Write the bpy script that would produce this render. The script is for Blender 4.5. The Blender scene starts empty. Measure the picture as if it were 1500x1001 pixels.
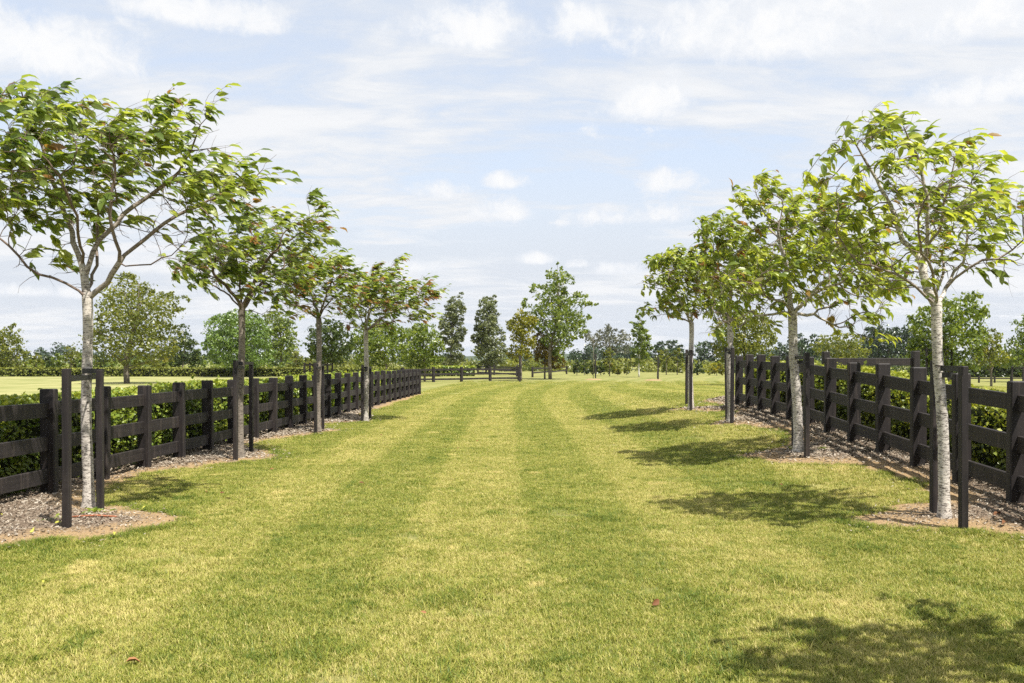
import bpy, math, random
import numpy as np
from mathutils import Vector, Matrix
R = math.radians
random.seed(7); RNG = np.random.default_rng(11)
SC = bpy.context.scene
COL = SC.collection
H, F, HY = 1.63, 1250.0, 531.0        # eye height, focal length in photo pixels, horizon row

# ------------------------------------------------------------------ camera, sky, sun, exposure
cam = bpy.data.cameras.new('camera'); co = bpy.data.objects.new('camera', cam); COL.objects.link(co)
co.location = (0, 0, H); co.rotation_euler = (R(90), 0, 0)
cam.sensor_width = 36; cam.lens = 36 * F / 1500; cam.shift_y = (HY - 500.5) / 1500
cam.clip_end = 9000; cam.clip_start = .05
SC.camera = co
SUN = Vector((.38, -.40, 1.0)).normalized()
EL = math.asin(SUN.z)
sl = bpy.data.lights.new('sun', 'SUN'); sl.energy = 5.0; sl.angle = R(.55); sl.color = (1, .955, .88)
so = bpy.data.objects.new('sun', sl); COL.objects.link(so); so.location = (10, -8, 30)
so.rotation_euler = (-SUN).to_track_quat('-Z', 'Y').to_euler()
SC.view_settings.view_transform = 'Standard'; SC.view_settings.look = 'None'
SC.view_settings.gamma = 1; SC.view_settings.exposure = 0.85; SC.view_settings.use_curve_mapping = False
SC.render.engine = 'CYCLES'
SC.cycles.use_denoising = False
SC.cycles.max_bounces = 5; SC.cycles.diffuse_bounces = 3; SC.cycles.glossy_bounces = 2; SC.cycles.transmission_bounces = 4; SC.cycles.transparent_max_bounces = 6; SC.cycles.volume_bounces = 0
SC.cycles.caustics_reflective = False; SC.cycles.caustics_refractive = False
SC.cycles.sample_clamp_indirect = 6

class NT:
    """small node-tree helper"""
    def __init__(s, tree): s.t = tree; s.n = tree.nodes; s.l = tree.links; s.n.clear()
    def add(s, typ, **kw):
        n = s.n.new(typ)
        ins = kw.pop('ins', {})
        for k, v in kw.items(): setattr(n, k, v)
        for k, v in ins.items(): s.set(n, k, v)
        return n
    def set(s, n, k, v):
        i = n.inputs[k]
        if isinstance(v, bpy.types.NodeSocket): s.l.new(v, i)
        elif isinstance(v, bpy.types.Node): s.l.new(v.outputs[0], i)
        else: i.default_value = v
    def math(s, op, a, b=0.0, c=None, clamp=False):
        n = s.add('ShaderNodeMath', operation=op, use_clamp=clamp, ins={0: a, 1: b})
        if c is not None: s.set(n, 2, c)
        return n.outputs[0]
    def noise(s, vec, scale, detail=4, rough=.55, dist=0.0, dim='3D'):
        n = s.add('ShaderNodeTexNoise', noise_dimensions=dim, ins={'Scale': scale, 'Detail': detail, 'Roughness': rough, 'Distortion': dist})
        if vec is not None: s.set(n, 'Vector', vec)
        return n.outputs['Fac']
    def step(s, v, a, b, lo=0.0, hi=1.0):
        return s.add('ShaderNodeMapRange', interpolation_type='SMOOTHSTEP', ins={0: v, 1: a, 2: b, 3: lo, 4: hi}).outputs[0]
    def mix(s, f, a, b, mode='MIX'):
        n = s.add('ShaderNodeMix', data_type='RGBA', blend_type=mode)
        for i, v in ((0, f), (6, a), (7, b)):
            if isinstance(v, tuple) and len(v) == 3: v = (*v, 1)
            s.set(n, i, v)
        return n.outputs[2]
    def ramp(s, f, stops):
        n = s.add('ShaderNodeValToRGB', ins={0: f}); e = n.color_ramp.elements
        while len(e) < len(stops): e.new(.5)
        for q, (p, c) in zip(e, stops): q.position = p; q.color = (*c, 1)
        return n.outputs[0]

def dirpx(x, y):
    v = Vector(((x - 750) / F, 1, (HY - y) / F)).normalized(); return v

W = bpy.data.worlds.new('World'); SC.world = W; W.use_nodes = True
w = NT(W.node_tree)
tc = w.add('ShaderNodeTexCoord').outputs['Generated']
sky = w.add('ShaderNodeTexSky', sky_type='NISHITA', sun_disc=False, sun_elevation=EL, sun_rotation=math.atan2(SUN.x, SUN.y),
            altitude=50, air_density=1.0, dust_density=1.2, ozone_density=1.0)
sx = w.add('ShaderNodeSeparateXYZ', ins={0: tc}); X, Y, Z = sx.outputs
zc = w.math('MAXIMUM', Z, .0)
# veil of thin stratus, laid on a flat layer overhead so that it foreshortens to the horizon
den = w.math('ADD', zc, .13)
pv = w.add('ShaderNodeCombineXYZ', ins={0: w.math('DIVIDE', X, den), 1: w.math('DIVIDE', Y, den), 2: 0.0}).outputs[0]
veil_n = w.noise(w.add('ShaderNodeMapping', ins={0: pv, 1: (1.3, 2.2, 0), 3: (.75, 1.35, 1)}).outputs[0], 1.05, 8, .60, .5)
veil_f = w.noise(w.add('ShaderNodeMapping', ins={0: pv, 1: (7.3, 1.1, 0), 3: (1.0, 2.2, 1)}).outputs[0], 3.2, 8, .62, .6)
vv_ = w.math('ADD', veil_n, w.math('MULTIPLY', w.math('SUBTRACT', veil_f, .5), .42))
veil = w.step(vv_, .34, .58, .70, 1.0)
veil = w.math('MAXIMUM', veil, w.step(zc, .08, .42, 1.0, .3))
bright = w.step(vv_, .42, .66)
# cumulus puffs: broken field from noise plus the puffs that stand in this part of the sky
wob = w.noise(tc, 38, 8, .68, .4); wob2 = w.noise(tc, 14, 6, .6, .3)
PUFF = [(735, 312, 50, 24), (640, 282, 52, 20), (742, 268, 36, 16), (948, 156, 62, 32), (985, 268, 48, 24), (940, 318, 95, 20), (782, 381, 36, 13), (850, 388, 26, 9), (905, 396, 50, 14),
        (1470, 130, 95, 28), (1090, 40, 190, 48), (850, 38, 55, 42), (690, 48, 110, 36), (60, 78, 105, 46), (600, 392, 48, 13), (1420, 30, 140, 44), (90, 430, 80, 12), (1250, 330, 120, 30), (1190, 60, 120, 40), (300, 20, 120, 30)]
acc = None
for x, y, a, b in PUFF:
    c = dirpx(x, y); c = (c.x, c.z)
    dx = w.math('MULTIPLY', w.math('SUBTRACT', X, c[0]), F / a); dz = w.math('MULTIPLY', w.math('SUBTRACT', Z, c[1]), F / b)
    dz = w.math('MAXIMUM', dz, w.math('MULTIPLY', dz, -1.7))      # flatter base
    r2 = w.math('ADD', w.math('MULTIPLY', dx, dx), w.math('MULTIPLY', dz, dz))
    v = w.math('SUBTRACT', 1.0, r2)
    acc = v if acc is None else w.math('SMOOTH_MAX', acc, v, .25)
acc = w.math('MAXIMUM', acc, -1.0)
field = w.step(w.noise(w.add('ShaderNodeMapping', ins={0: pv, 1: (5.1, .4, 0), 3: (1, 1.2, 1)}).outputs[0], 1.7, 5, .6), .52, .72, -1.0, .55)
acc = w.math('MAXIMUM', acc, field)
pd = w.math('ADD', acc, w.math('MULTIPLY', w.math('SUBTRACT', wob, .5), 3.0))
pd = w.math('ADD', pd, w.math('MULTIPLY', w.math('SUBTRACT', wob2, .5), 2.6))
puff = w.step(pd, -.3, .9, 0, .95)
thick = w.step(pd, .2, 1.5)
cl_col = w.mix(thick, (.485, .503, .532), (.555, .556, .558))
b_sky = w.add('ShaderNodeBackground', ins={0: sky, 1: .15})
b_veil = w.add('ShaderNodeBackground', ins={0: w.mix(bright, (.418, .445, .486), (.515, .522, .534)), 1: 1.0})
b_cl = w.add('ShaderNodeBackground', ins={0: cl_col, 1: 1.0})
m1 = w.add('ShaderNodeMixShader', ins={0: veil, 1: b_sky, 2: b_veil})
m2 = w.add('ShaderNodeMixShader', ins={0: puff, 1: m1, 2: b_cl})
w.add('ShaderNodeOutputWorld', ins={0: m2})
W.cycles.sampling_method = 'MANUAL'; W.cycles.sample_map_resolution = 512

# ------------------------------------------------------------------ helpers
def ground(x, y):
    """height of the turf: level on the left, swelling gently to the right along the avenue"""
    return np.clip(np.asarray(x, float) - 2.0, 0, 4.2) ** 1.3 * np.interp(y, [0, 6, 8.7, 12.3, 15.8, 20, 30, 45, 62], [0, .012, .034, .064, .088, .095, .085, .035, 0])
def px(x, y, z=0.0):
    """photo pixel of a point standing on the ground -> ground position"""
    d = H * F / (y - HY)
    for k in range(30): d = .5 * d + .5 * (H - float(ground((x - 750) / F * d, d))) * F / (y - HY)
    X_ = (x - 750) / F * d; return Vector((X_, d, float(ground(X_, d)) + z))
def on(x, y, z=0.0): return Vector((x, y, float(ground(x, y)) + z))
def at(x, y, d): return Vector(((x - 750) / F * d, d, H + (HY - y) / F * d))

def mesh_np(name, v, f, mat=None, attrs=None, smooth=False):
    v = np.asarray(v, np.float32).reshape(-1, 3); f = np.asarray(f, np.int32); k = f.shape[1]
    me = bpy.data.meshes.new(name); me.vertices.add(len(v)); me.vertices.foreach_set('co', v.ravel())
    me.loops.add(f.size); me.loops.foreach_set('vertex_index', f.ravel())
    me.polygons.add(len(f)); me.polygons.foreach_set('loop_start', np.arange(0, f.size, k, dtype=np.int32))
    if smooth: me.polygons.foreach_set('use_smooth', np.ones(len(f), bool))
    for an, av in (attrs or {}).items():
        a = me.attributes.new(an, 'FLOAT', 'POINT'); a.data.foreach_set('value', np.asarray(av, np.float32))
    me.update(calc_edges=True)
    if mat: me.materials.append(mat)
    return me
def obj(name, me, parent=None, loc=None):
    o = bpy.data.objects.new(name, me); COL.objects.link(o)
    if parent: o.parent = parent
    if loc is not None: o.location = loc
    return o
def tag(o, label=None, cat=None, group=None, kind=None):
    for k, v in (('label', label), ('category', cat), ('group', group), ('kind', kind)):
        if v: o[k] = v
    return o
def empty(name, loc, label, cat, group=None):
    o = bpy.data.objects.new(name, None); COL.objects.link(o); o.location = loc; o.empty_display_size = .2
    return tag(o, label, cat, group)

class MB:
    """mesh collector: quads and tris, lists"""
    def __init__(s): s.v = []; s.f = []
    def box(s, c, sx_, sy_, sz_, M=None, bev=0.0):
        hx, hy, hz = sx_ / 2, sy_ / 2, sz_ / 2
        P = []
        if bev <= 0:
            P = [(x, y, z) for z in (-hz, hz) for x, y in ((-hx, -hy), (hx, -hy), (hx, hy), (-hx, hy))]
            Fc = [(3, 2, 1, 0), (4, 5, 6, 7)] + [(i, (i + 1) % 4, (i + 1) % 4 + 4, i + 4) for i in range(4)]
        else:
            b = bev
            oct_ = [(-hx + b, -hy), (hx - b, -hy), (hx, -hy + b), (hx, hy - b), (hx - b, hy), (-hx + b, hy), (-hx, hy - b), (-hx, -hy + b)]
            k = (hx - b) / hx, (hy - b) / hy
            lv = [(-hz, 1), (hz - b, 1), (hz, 0)]
            for z, full in lv: P += [(x if full else x * k[0], y if full else y * k[1], z) for x, y in oct_]
            Fc = [tuple(range(7, -1, -1)), tuple(range(16, 24))]
            for r in (0, 8): Fc += [(r + i, r + (i + 1) % 8, r + (i + 1) % 8 + 8, r + i + 8) for i in range(8)]
        n = len(s.v); c = Vector(c)
        for p in P:
            q = Vector(p)
            if M is not None: q = M @ q
            s.v.append(tuple(q + c))
        s.f += [tuple(i + n for i in f) for f in Fc]
    def tube(s, pts, rad, sides=8, cap=True):
        pts = [Vector(p) for p in pts]; n0 = len(s.v); u = None
        for i, p in enumerate(pts):
            t = (pts[min(i + 1, len(pts) - 1)] - pts[max(i - 1, 0)]).normalized()
            if u is None: u = t.orthogonal().normalized()
            u = (u - t * u.dot(t)).normalized(); v = t.cross(u)
            for k in range(sides):
                a = 2 * math.pi * k / sides; s.v.append(tuple(p + (u * math.cos(a) + v * math.sin(a)) * rad[i]))
        for i in range(len(pts) - 1):
            for k in range(sides):
                a = n0 + i * sides + k; b = n0 + i * sides + (k + 1) % sides
                s.f.append((a, b, b + sides, a + sides))
        if cap:
            s.f.append(tuple(range(n0 + sides - 1, n0 - 1, -1))); e = n0 + (len(pts) - 1) * sides; s.f.append(tuple(range(e, e + sides)))
    def mesh(s, name, mat, smooth=False):
        me = bpy.data.meshes.new(name); me.from_pydata(s.v, [], s.f); me.update()
        if mat: me.materials.append(mat)
        if smooth: me.polygons.foreach_set('use_smooth', [True] * len(me.polygons))
        return me

# ------------------------------------------------------------------ materials
def new_mat(name):
    m = bpy.data.materials.new(name); m.use_nodes = True; return m, NT(m.node_tree)
def finish(t, bsdf, disp=None):
    o = t.add('ShaderNodeOutputMaterial', ins={0: bsdf})
def pbsdf(t, col, rough=.7, spec=.3, normal=None):
    n = t.add('ShaderNodeBsdfPrincipled', ins={'Base Color': (*col, 1) if isinstance(col, tuple) else col, 'Roughness': rough, 'Specular IOR Level': spec})
    if normal is not None: t.set(n, 'Normal', normal)
    return n
def bump(t, h, strength=.4, dist=.01):
    return t.add('ShaderNodeBump', ins={'Height': h, 'Strength': strength, 'Distance': dist}).outputs[0]

def leaf_mat(name, dark, mid, light, brown, under, trans=.47, rough=.34, spec=.5):
    m, t = new_mat(name)
    a = t.add('ShaderNodeAttribute', attribute_name='tint').outputs['Fac']
    c = t.ramp(a, [(0, dark), (.45, mid), (.82, light), (.9, light), (.93, brown), (1, brown)])
    g = t.add('ShaderNodeNewGeometry')
    nz = t.noise(g.outputs['Position'], 2.2, 2)
    c = t.mix(t.math('MULTIPLY', t.math('SUBTRACT', nz, .35), .6, clamp=True), c, light)
    if under is not None:
        cu = t.mix(.6, c, under); cf = t.mix(g.outputs['Backfacing'], c, cu)
    else: cf = c
    p = pbsdf(t, cf, rough, spec)
    tr = t.add('ShaderNodeBsdfTranslucent', ins={0: t.mix(1.0, c, (1.55, 1.5, .75), 'MULTIPLY')})
    finish(t, t.add('ShaderNodeMixShader', ins={0: trans, 1: p, 2: tr}))
    return m

M = {}
M['cherry_l'] = leaf_mat('leaf_avenue_left', (0.0739, 0.1214, 0.019), (0.1478, 0.2059, 0.0317), (0.3274, 0.3696, 0.0686), (0.2112, 0.0898, 0.0317), (0.3168, 0.3696, 0.1795))
M['cherry_r'] = leaf_mat('leaf_avenue_right', (0.0957, 0.1488, 0.0192), (0.1913, 0.2497, 0.0319), (0.4038, 0.4357, 0.0744), (0.2338, 0.1063, 0.0372), (0.3401, 0.3825, 0.17))
M['hedge'] = leaf_mat('leaf_hedge', (0.055, 0.1045, 0.0132), (0.143, 0.209, 0.0264), (0.363, 0.396, 0.055), (0.33, 0.286, 0.055), None, .28, .38, .4)
M['hedge_y'] = leaf_mat('leaf_hedge_gold', (0.0634, 0.1056, 0.0127), (0.1584, 0.2006, 0.0233), (0.3485, 0.359, 0.0475), (0.3485, 0.2851, 0.0528), None, .28, .38, .4)
M['hedge_far'] = leaf_mat('leaf_hedge_far', (0.068, 0.0892, 0.0153), (0.1275, 0.1487, 0.0255), (0.238, 0.2465, 0.051), (0.17, 0.17, 0.0425), None, .2, .6, .2)
M['bg_green'] = leaf_mat('leaf_fresh_green', (0.0597, 0.0946, 0.0179), (0.1244, 0.1742, 0.0298), (0.229, 0.2737, 0.0548), (0.219, 0.2389, 0.0498), None)
M['bg_olive'] = leaf_mat('leaf_olive', (0.0661, 0.0897, 0.017), (0.1322, 0.1558, 0.0283), (0.236, 0.2454, 0.0566), (0.2643, 0.2266, 0.0566), None)
M['bg_dark'] = leaf_mat('leaf_dark_green', (0.0263, 0.045, 0.012), (0.0488, 0.075, 0.018), (0.09, 0.12, 0.03), (0.075, 0.09, 0.0225), None)
M['bg_grey'] = leaf_mat('leaf_grey_green', (0.0448, 0.0582, 0.0224), (0.0986, 0.121, 0.0493), (0.224, 0.2464, 0.1254), (0.1971, 0.1971, 0.0896), (0.3226, 0.3494, 0.2509))
M['bg_yellow'] = leaf_mat('leaf_yellowing', (.08, .095, .012), (.17, .18, .022), (.30, .27, .035), (.30, .23, .03), None)
M['bg_bronze'] = leaf_mat('leaf_bronze', (0.048, 0.036, 0.0096), (0.096, 0.072, 0.0144), (0.336, 0.256, 0.024), (0.36, 0.24, 0.024), None)
M['bg_gum'] = leaf_mat('leaf_gum_grey', (0.048, 0.056, 0.032), (0.096, 0.104, 0.068), (0.176, 0.176, 0.12), (0.16, 0.152, 0.096), None, .15)
M['bg_far'] = leaf_mat('leaf_far_wood', (0.0162, 0.0324, 0.0126), (0.0306, 0.0558, 0.0198), (0.054, 0.0855, 0.027), (0.063, 0.081, 0.027), None, .15)
M['bg_fluffy'] = leaf_mat('leaf_fluffy_pine', (0.0585, 0.1073, 0.0215), (0.117, 0.1852, 0.0342), (0.195, 0.273, 0.0585), (0.195, 0.273, 0.0585), None, .3)

def wood_mat(name, base, seed):
    m, t = new_mat(name)
    tcn = t.add('ShaderNodeTexCoord'); g = t.add('ShaderNodeNewGeometry')
    rnd = t.add('ShaderNodeObjectInfo').outputs['Random']
    offs = t.add('ShaderNodeVectorMath', operation='ADD', ins={0: tcn.outputs['Object'], 1: t.add('ShaderNodeCombineXYZ', ins={0: t.math('MULTIPLY', rnd, 37.0), 1: seed, 2: t.math('MULTIPLY', rnd, 11.0)})}).outputs[0]
    return m, t, offs, rnd, g
for nm, sc_ in (('wood_post', (30, 30, 1.6)), ('wood_rail', (1.4, 30, 30))):
    m, t, offs, rnd, g = wood_mat(nm, None, 3.3 if nm == 'wood_post' else 8.1)
    gr = t.noise(t.add('ShaderNodeMapping', ins={0: offs, 3: sc_}).outputs[0], 1.0, 5, .6, .4)
    bl = t.noise(offs, 3.1, 4, .6)
    streak = t.noise(t.add('ShaderNodeMapping', ins={0: offs, 3: (9, 9, .7)}).outputs[0], 1.3, 4, .6)
    c = t.mix(t.step(gr, .3, .72), (.010, .0080, .0082), (.027, .0215, .0208))
    c = t.mix(t.step(bl, .45, .75, 0, .5), c, (.042, .034, .031))
    c = t.mix(t.step(streak, .52, .68, 0, .5), c, (.078, .061, .052))
    c = t.mix(t.math('MULTIPLY', rnd, .35), c, (.017, .0135, .0132))
    nail = t.noise(offs, 60, 1); c = t.mix(t.step(nail, .78, .82, 0, .7), c, (.22, .17, .13))
    finish(t, pbsdf(t, c, .62, .35, bump(t, gr, .5, .004)))
    M[nm] = m
m, t = new_mat('strap_rubber'); finish(t, pbsdf(t, (.012, .011, .011), .5, .4)); M['strap'] = m
# bark of the avenue trees: pale, banded with dark lenticels, browner on thin wood
def bark_mat(name, pale, brown, rmax):
    m, t = new_mat(name)
    o = t.add('ShaderNodeTexCoord').outputs['Object']
    rad = t.add('ShaderNodeAttribute', attribute_name='rad').outputs['Fac']
    band = t.noise(t.add('ShaderNodeMapping', ins={0: o, 3: (9, 9, 48)}).outputs[0], 1.0, 5, .75, .6)
    spot = t.noise(t.add('ShaderNodeMapping', ins={0: o, 3: (22, 22, 60)}).outputs[0], 1.0, 4, .7)
    big = t.noise(o, 3.5, 4, .6)
    c = t.mix(t.step(big, .35, .7), pale, tuple(x * .62 for x in pale))
    c = t.mix(t.step(spot, .50, .60, 0, .8), c, (.06, .047, .038))
    c = t.mix(t.step(band, .57, .63, 0, .85), c, (.055, .042, .035))
    moss = t.noise(o, 14, 4, .6)
    c = t.mix(t.step(moss, .62, .74, 0, .45), c, (.14, .145, .07))
    c = t.mix(t.step(rad, .006, rmax, .92, 0), c, brown)
    finish(t, pbsdf(t, c, .75, .25, bump(t, t.math('ADD', spot, big), .5, .008))); return m
M['bark_pale'] = bark_mat('bark_pale_banded', (.56, .51, .45), (.11, .070, .050), .045)
M['bark_white'] = bark_mat('bark_white_limbs', (.62, .57, .51), (.16, .115, .09), .022)
M['bark_grey'] = bark_mat('bark_grey_brown', (.25, .215, .175), (.10, .066, .048), .05)
m, t = new_mat('bark_background'); o = t.add('ShaderNodeTexCoord').outputs['Object']
finish(t, pbsdf(t, t.mix(t.noise(o, 3, 4), (.09, .075, .055), (.24, .21, .17)), .85, .2)); M['bark_bg'] = m
m, t = new_mat('bark_background_white'); finish(t, pbsdf(t, (.55, .53, .48), .8, .2)); M['bark_bgw'] = m
m, t = new_mat('hedge_twigs'); finish(t, pbsdf(t, (.018, .022, .008), .9, .1)); M['twigs'] = m

def grass_colour(t, pos):
    """turf colour by place: mown bands, straw patches, greener clumps"""
    s = t.add('ShaderNodeSeparateXYZ', ins={0: pos}); x, y = s.outputs[0], s.outputs[1]
    wv = t.math('MULTIPLY', t.math('SUBTRACT', t.noise(pos, .22, 2, .5), .5), .55)
    # the bands run up the avenue and swing right beyond its end
    far = t.math('MAXIMUM', t.math('SUBTRACT', y, 30.0), 0.0)
    xb = t.math('ADD', t.math('SUBTRACT', x, t.math('MULTIPLY', t.math('MULTIPLY', far, far), .0026)), t.math('MULTIPLY', y, .004))
    ph = t.math('ADD', t.math('MULTIPLY', xb, 2.67), t.math('ADD', wv, 2.70))
    band = t.step(t.math('SINE', ph), -.35, .35)
    n1 = t.noise(pos, .55, 4, .6); n2 = t.noise(pos, 2.6, 4, .65); n3 = t.noise(pos, 11, 3, .6)
    k = t.math('ADD', t.math('MULTIPLY', band, t.step(y, 26, 70, .185, .10)), t.math('ADD', t.math('MULTIPLY', n1, .62), t.math('ADD', t.math('MULTIPLY', n2, .72), t.math('MULTIPLY', n3, .85))))
    bare = t.step(t.noise(pos, 1.25, 3, .55), .63, .72, 0, .42)           # worn straw patches
    weedy = t.step(t.noise(pos, 1.7, 3, .6), .62, .70, 0, -.30)            # greener clover patches
    k = t.math('ADD', k, t.math('ADD', bare, weedy))
    return t.math('SUBTRACT', k, 1.175), n2, y                         # about -.3 green .. +.3 straw
G_GREEN, G_MID, G_STRAW = (.105, .142, .030), (.195, .197, .060), (.32, .28, .115)
m, t = new_mat('lawn_ground'); pos = t.add('ShaderNodeNewGeometry').outputs['Position']
k, n2, y = grass_colour(t, pos)
fine = t.noise(pos, 45, 3, .7)
k = t.math('ADD', k, t.math('MULTIPLY', t.math('SUBTRACT', fine, .5), .5))
kn = t.step(y, 20, 60, 0, .07)
c = t.ramp(t.math('ADD', t.math('ADD', k, .47), kn), [(.15, G_GREEN), (.5, G_MID), (.85, G_STRAW)])
c = t.mix(t.step(y, 16, 40, .4, 0), c, (.14, .13, .045))              # soil and thatch between the blades of the near turf
finish(t, pbsdf(t, c, .9, .1, bump(t, fine, .6, .02))); M['lawn'] = m
m, t = new_mat('grass_blade'); pos = t.add('ShaderNodeNewGeometry').outputs['Position']
k, n2, y = grass_colour(t, pos)
a = t.add('ShaderNodeAttribute', attribute_name='tint').outputs['Fac']
k = t.math('ADD', k, t.math('MULTIPLY', t.math('SUBTRACT', a, .5), .85))
c = t.ramp(t.math('ADD', k, .5), [(.08, (.105, .160, .018)), (.5, (.305, .315, .045)), (.92, (.58, .50, .19))])
p = pbsdf(t, c, .5, .3); tr = t.add('ShaderNodeBsdfTranslucent', ins={0: c})
finish(t, t.add('ShaderNodeMixShader', ins={0: .35, 1: p, 2: tr})); M['blade'] = m
m, t = new_mat('paddock_grass'); pos = t.add('ShaderNodeNewGeometry').outputs['Position']
c = t.mix(t.step(t.noise(pos, .25, 4, .6), .35, .65), (.19, .20, .065), (.30, .285, .12)); finish(t, pbsdf(t, c, .9, .1)); M['paddock'] = m
m, t = new_mat('bed_soil'); pos = t.add('ShaderNodeNewGeometry').outputs['Position']
e = t.add('ShaderNodeAttribute', attribute_name='edge').outputs['Fac']
n = t.noise(pos, 5, 5, .6); nf = t.noise(pos, 60, 3, .7)
c = t.mix(t.step(nf, .3, .7), (.22, .142, .072), (.38, .272, .152))
c = t.mix(t.step(t.math('ADD', e, t.math('MULTIPLY', t.math('SUBTRACT', n, .5), .5)), .25, .6, 0, .8), c, (.14, .11, .09))
finish(t, pbsdf(t, c, .95, .1, bump(t, nf, .8, .02))); M['soil'] = m
m, t = new_mat('bark_chip'); a = t.add('ShaderNodeAttribute', attribute_name='tint').outputs['Fac']
finish(t, pbsdf(t, t.ramp(a, [(0, (.035, .025, .018)), (.3, (.125, .094, .064)), (.65, (.28, .232, .175)), (1, (.46, .415, .35))]), .9, .1)); M['chip'] = m
m, t = new_mat('dry_leaf'); r = t.add('ShaderNodeObjectInfo').outputs['Random']
finish(t, pbsdf(t, t.mix(r, (.12, .05, .022), (.25, .12, .05)), .7, .2)); M['dry'] = m
m, t = new_mat('yellow_leaf'); finish(t, pbsdf(t, (.34, .33, .05), .6, .3)); M['yleaf'] = m
m, t = new_mat('terracotta_stick'); finish(t, pbsdf(t, (.34, .12, .06), .7, .2)); M['stick'] = m
m, t = new_mat('hill_grass'); finish(t, pbsdf(t, (.05, .07, .035), .95, .05)); M['hill'] = m
m, t = new_mat('maize'); pos = t.add('ShaderNodeNewGeometry').outputs['Position']
finish(t, pbsdf(t, t.mix(t.noise(pos, 1.5, 3), (.12, .14, .03), (.24, .24, .06)), .9, .1)); M['maize'] = m

# ------------------------------------------------------------------ ground
def grid_mesh(name, x0, x1, y0, y1, nx, ny, z, mat):
    xs = np.r_[x0, -300, -50, np.arange(-12, 14, .4), 20, 50, 300, x1]; ys = np.r_[y0, -50, np.arange(0, 64, .4), 80, 120, 300, 1000, y1]; nx, ny = len(xs), len(ys); gx, gy = np.meshgrid(xs, ys)
    v = np.stack([gx, gy, ground(gx, gy) + z], -1).reshape(-1, 3)
    i = np.arange(nx * ny).reshape(ny, nx)
    f = np.stack([i[:-1, :-1], i[:-1, 1:], i[1:, 1:], i[1:, :-1]], -1).reshape(-1, 4)
    return mesh_np(name, v, f, mat, None, True)
tag(obj('lawn', grid_mesh('lawn', -3000, 3000, -300, 3000, 2, 2, 0, M['lawn'])), kind='structure')

FL = lambda d: -5.937 + .0287 * d                      # line of the left fence
FR = lambda d: 5.17 + .0443 * (d - 8.74)               # line of the right fence
# paddock left of the left hedge, paler and evenly cropped
pv_ = [(FL(d) - 1.55, d) for d in (4, 20, 43)] + [(-9, 60), (-14, 97.5), (-130, 97.5), (-130, 4)]
me = bpy.data.meshes.new('paddock'); me.from_pydata([(x, y, .004) for x, y in pv_], [], [tuple(range(len(pv_)))]); me.materials.append(M['paddock'])
tag(obj('paddock', me), kind='structure')

def in_poly(P, x, y):
    P = np.asarray(P, float); x = np.asarray(x, float); y = np.asarray(y, float); r = np.zeros(x.shape, bool)
    for (ax, ay), (bx, by) in zip(P, np.roll(P, -1, 0)):
        c = (ay > y) != (by > y)
        with np.errstate(divide='ignore', invalid='ignore'): r ^= c & (x < (bx - ax) * (y - ay) / (by - ay + 1e-12) + ax)
    return r
def edge_dist(P, x, y):
    P = np.asarray(P, float); best = np.full(np.shape(x), 1e9)
    for a, b in zip(P, np.roll(P, -1, 0)):
        ab = b - a; t = np.clip(((x - a[0]) * ab[0] + (y - a[1]) * ab[1]) / (ab @ ab + 1e-12), 0, 1)
        best = np.minimum(best, np.hypot(x - a[0] - t * ab[0], y - a[1] - t * ab[1]))
    return best
def smooth_line(pts, n=5):
    pts = [np.array(p, float) for p in pts]; out = []
    for i in range(len(pts) - 1):
        p0, p1, p2, p3 = pts[max(i - 1, 0)], pts[i], pts[i + 1], pts[min(i + 2, len(pts) - 1)]
        for k in range(n):
            t = k / n; out.append(.5 * ((2 * p1) + (-p0 + p2) * t + (2 * p0 - 5 * p1 + 4 * p2 - p3) * t * t + (-p0 + 3 * p1 - 3 * p2 + p3) * t ** 3))
    return out + [pts[-1]]
LEDGE = [(-4.7, 3.5), (-4.75, 6.2), (-4.46, 7.43), (-3.95, 7.75), (-3.5, 8.2), (-3.34, 8.75), (-3.75, 9.25), (-4.6, 9.7), (-5.08, 10.6), (-5.25, 12.1), (-4.9, 13.0), (-4.35, 13.8), (-3.9, 14.6), (-4.3, 15.4),
         (-5.0, 16.6), (-4.92, 18.0), (-4.35, 19.3), (-4.0, 20.2), (-4.5, 21.2), (-4.85, 22.2), (-4.2, 23.0), (-3.85, 23.9), (-4.3, 25.2), (-4.62, 28), (-4.5, 34), (-4.35, 43.2)]
REDGE = [(4.6, 3.4), (4.62, 6.2)] + [tuple(px(x, y)[:2]) for x, y in ((1500, 790), (1405, 780), (1317, 779), (1228, 765), (1275, 750), (1359, 731), (1345, 715), (1317, 701), (1265, 687), (1181, 680), (1066, 672), (1120, 660), (1150, 648), (1145, 636), (1120, 629), (1077, 625), (1036, 622), (1062, 614), (1070, 607), (1050, 604), (978, 601), (1010, 597), (1060, 595))] + [(FR(24) - .2, 25.5)]
def jag(L, a=.05):
    L = smooth_line(L, 7); return [(p[0] + random.gauss(0, a) + .09 * math.sin(i * .9) * math.sin(i * .37), p[1] + random.gauss(0, a) + .07 * math.sin(i * .7 + 1)) for i, p in enumerate(L)]
LP = jag(LEDGE) + [(FL(43.2) - 1.4, 43.2), (FL(3.5) - 1.4, 3.5)]
RP = jag(REDGE) + [(FR(25.5) + 1.9, 25.5), (FR(3.4) + 1.9, 3.4)]
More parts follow.
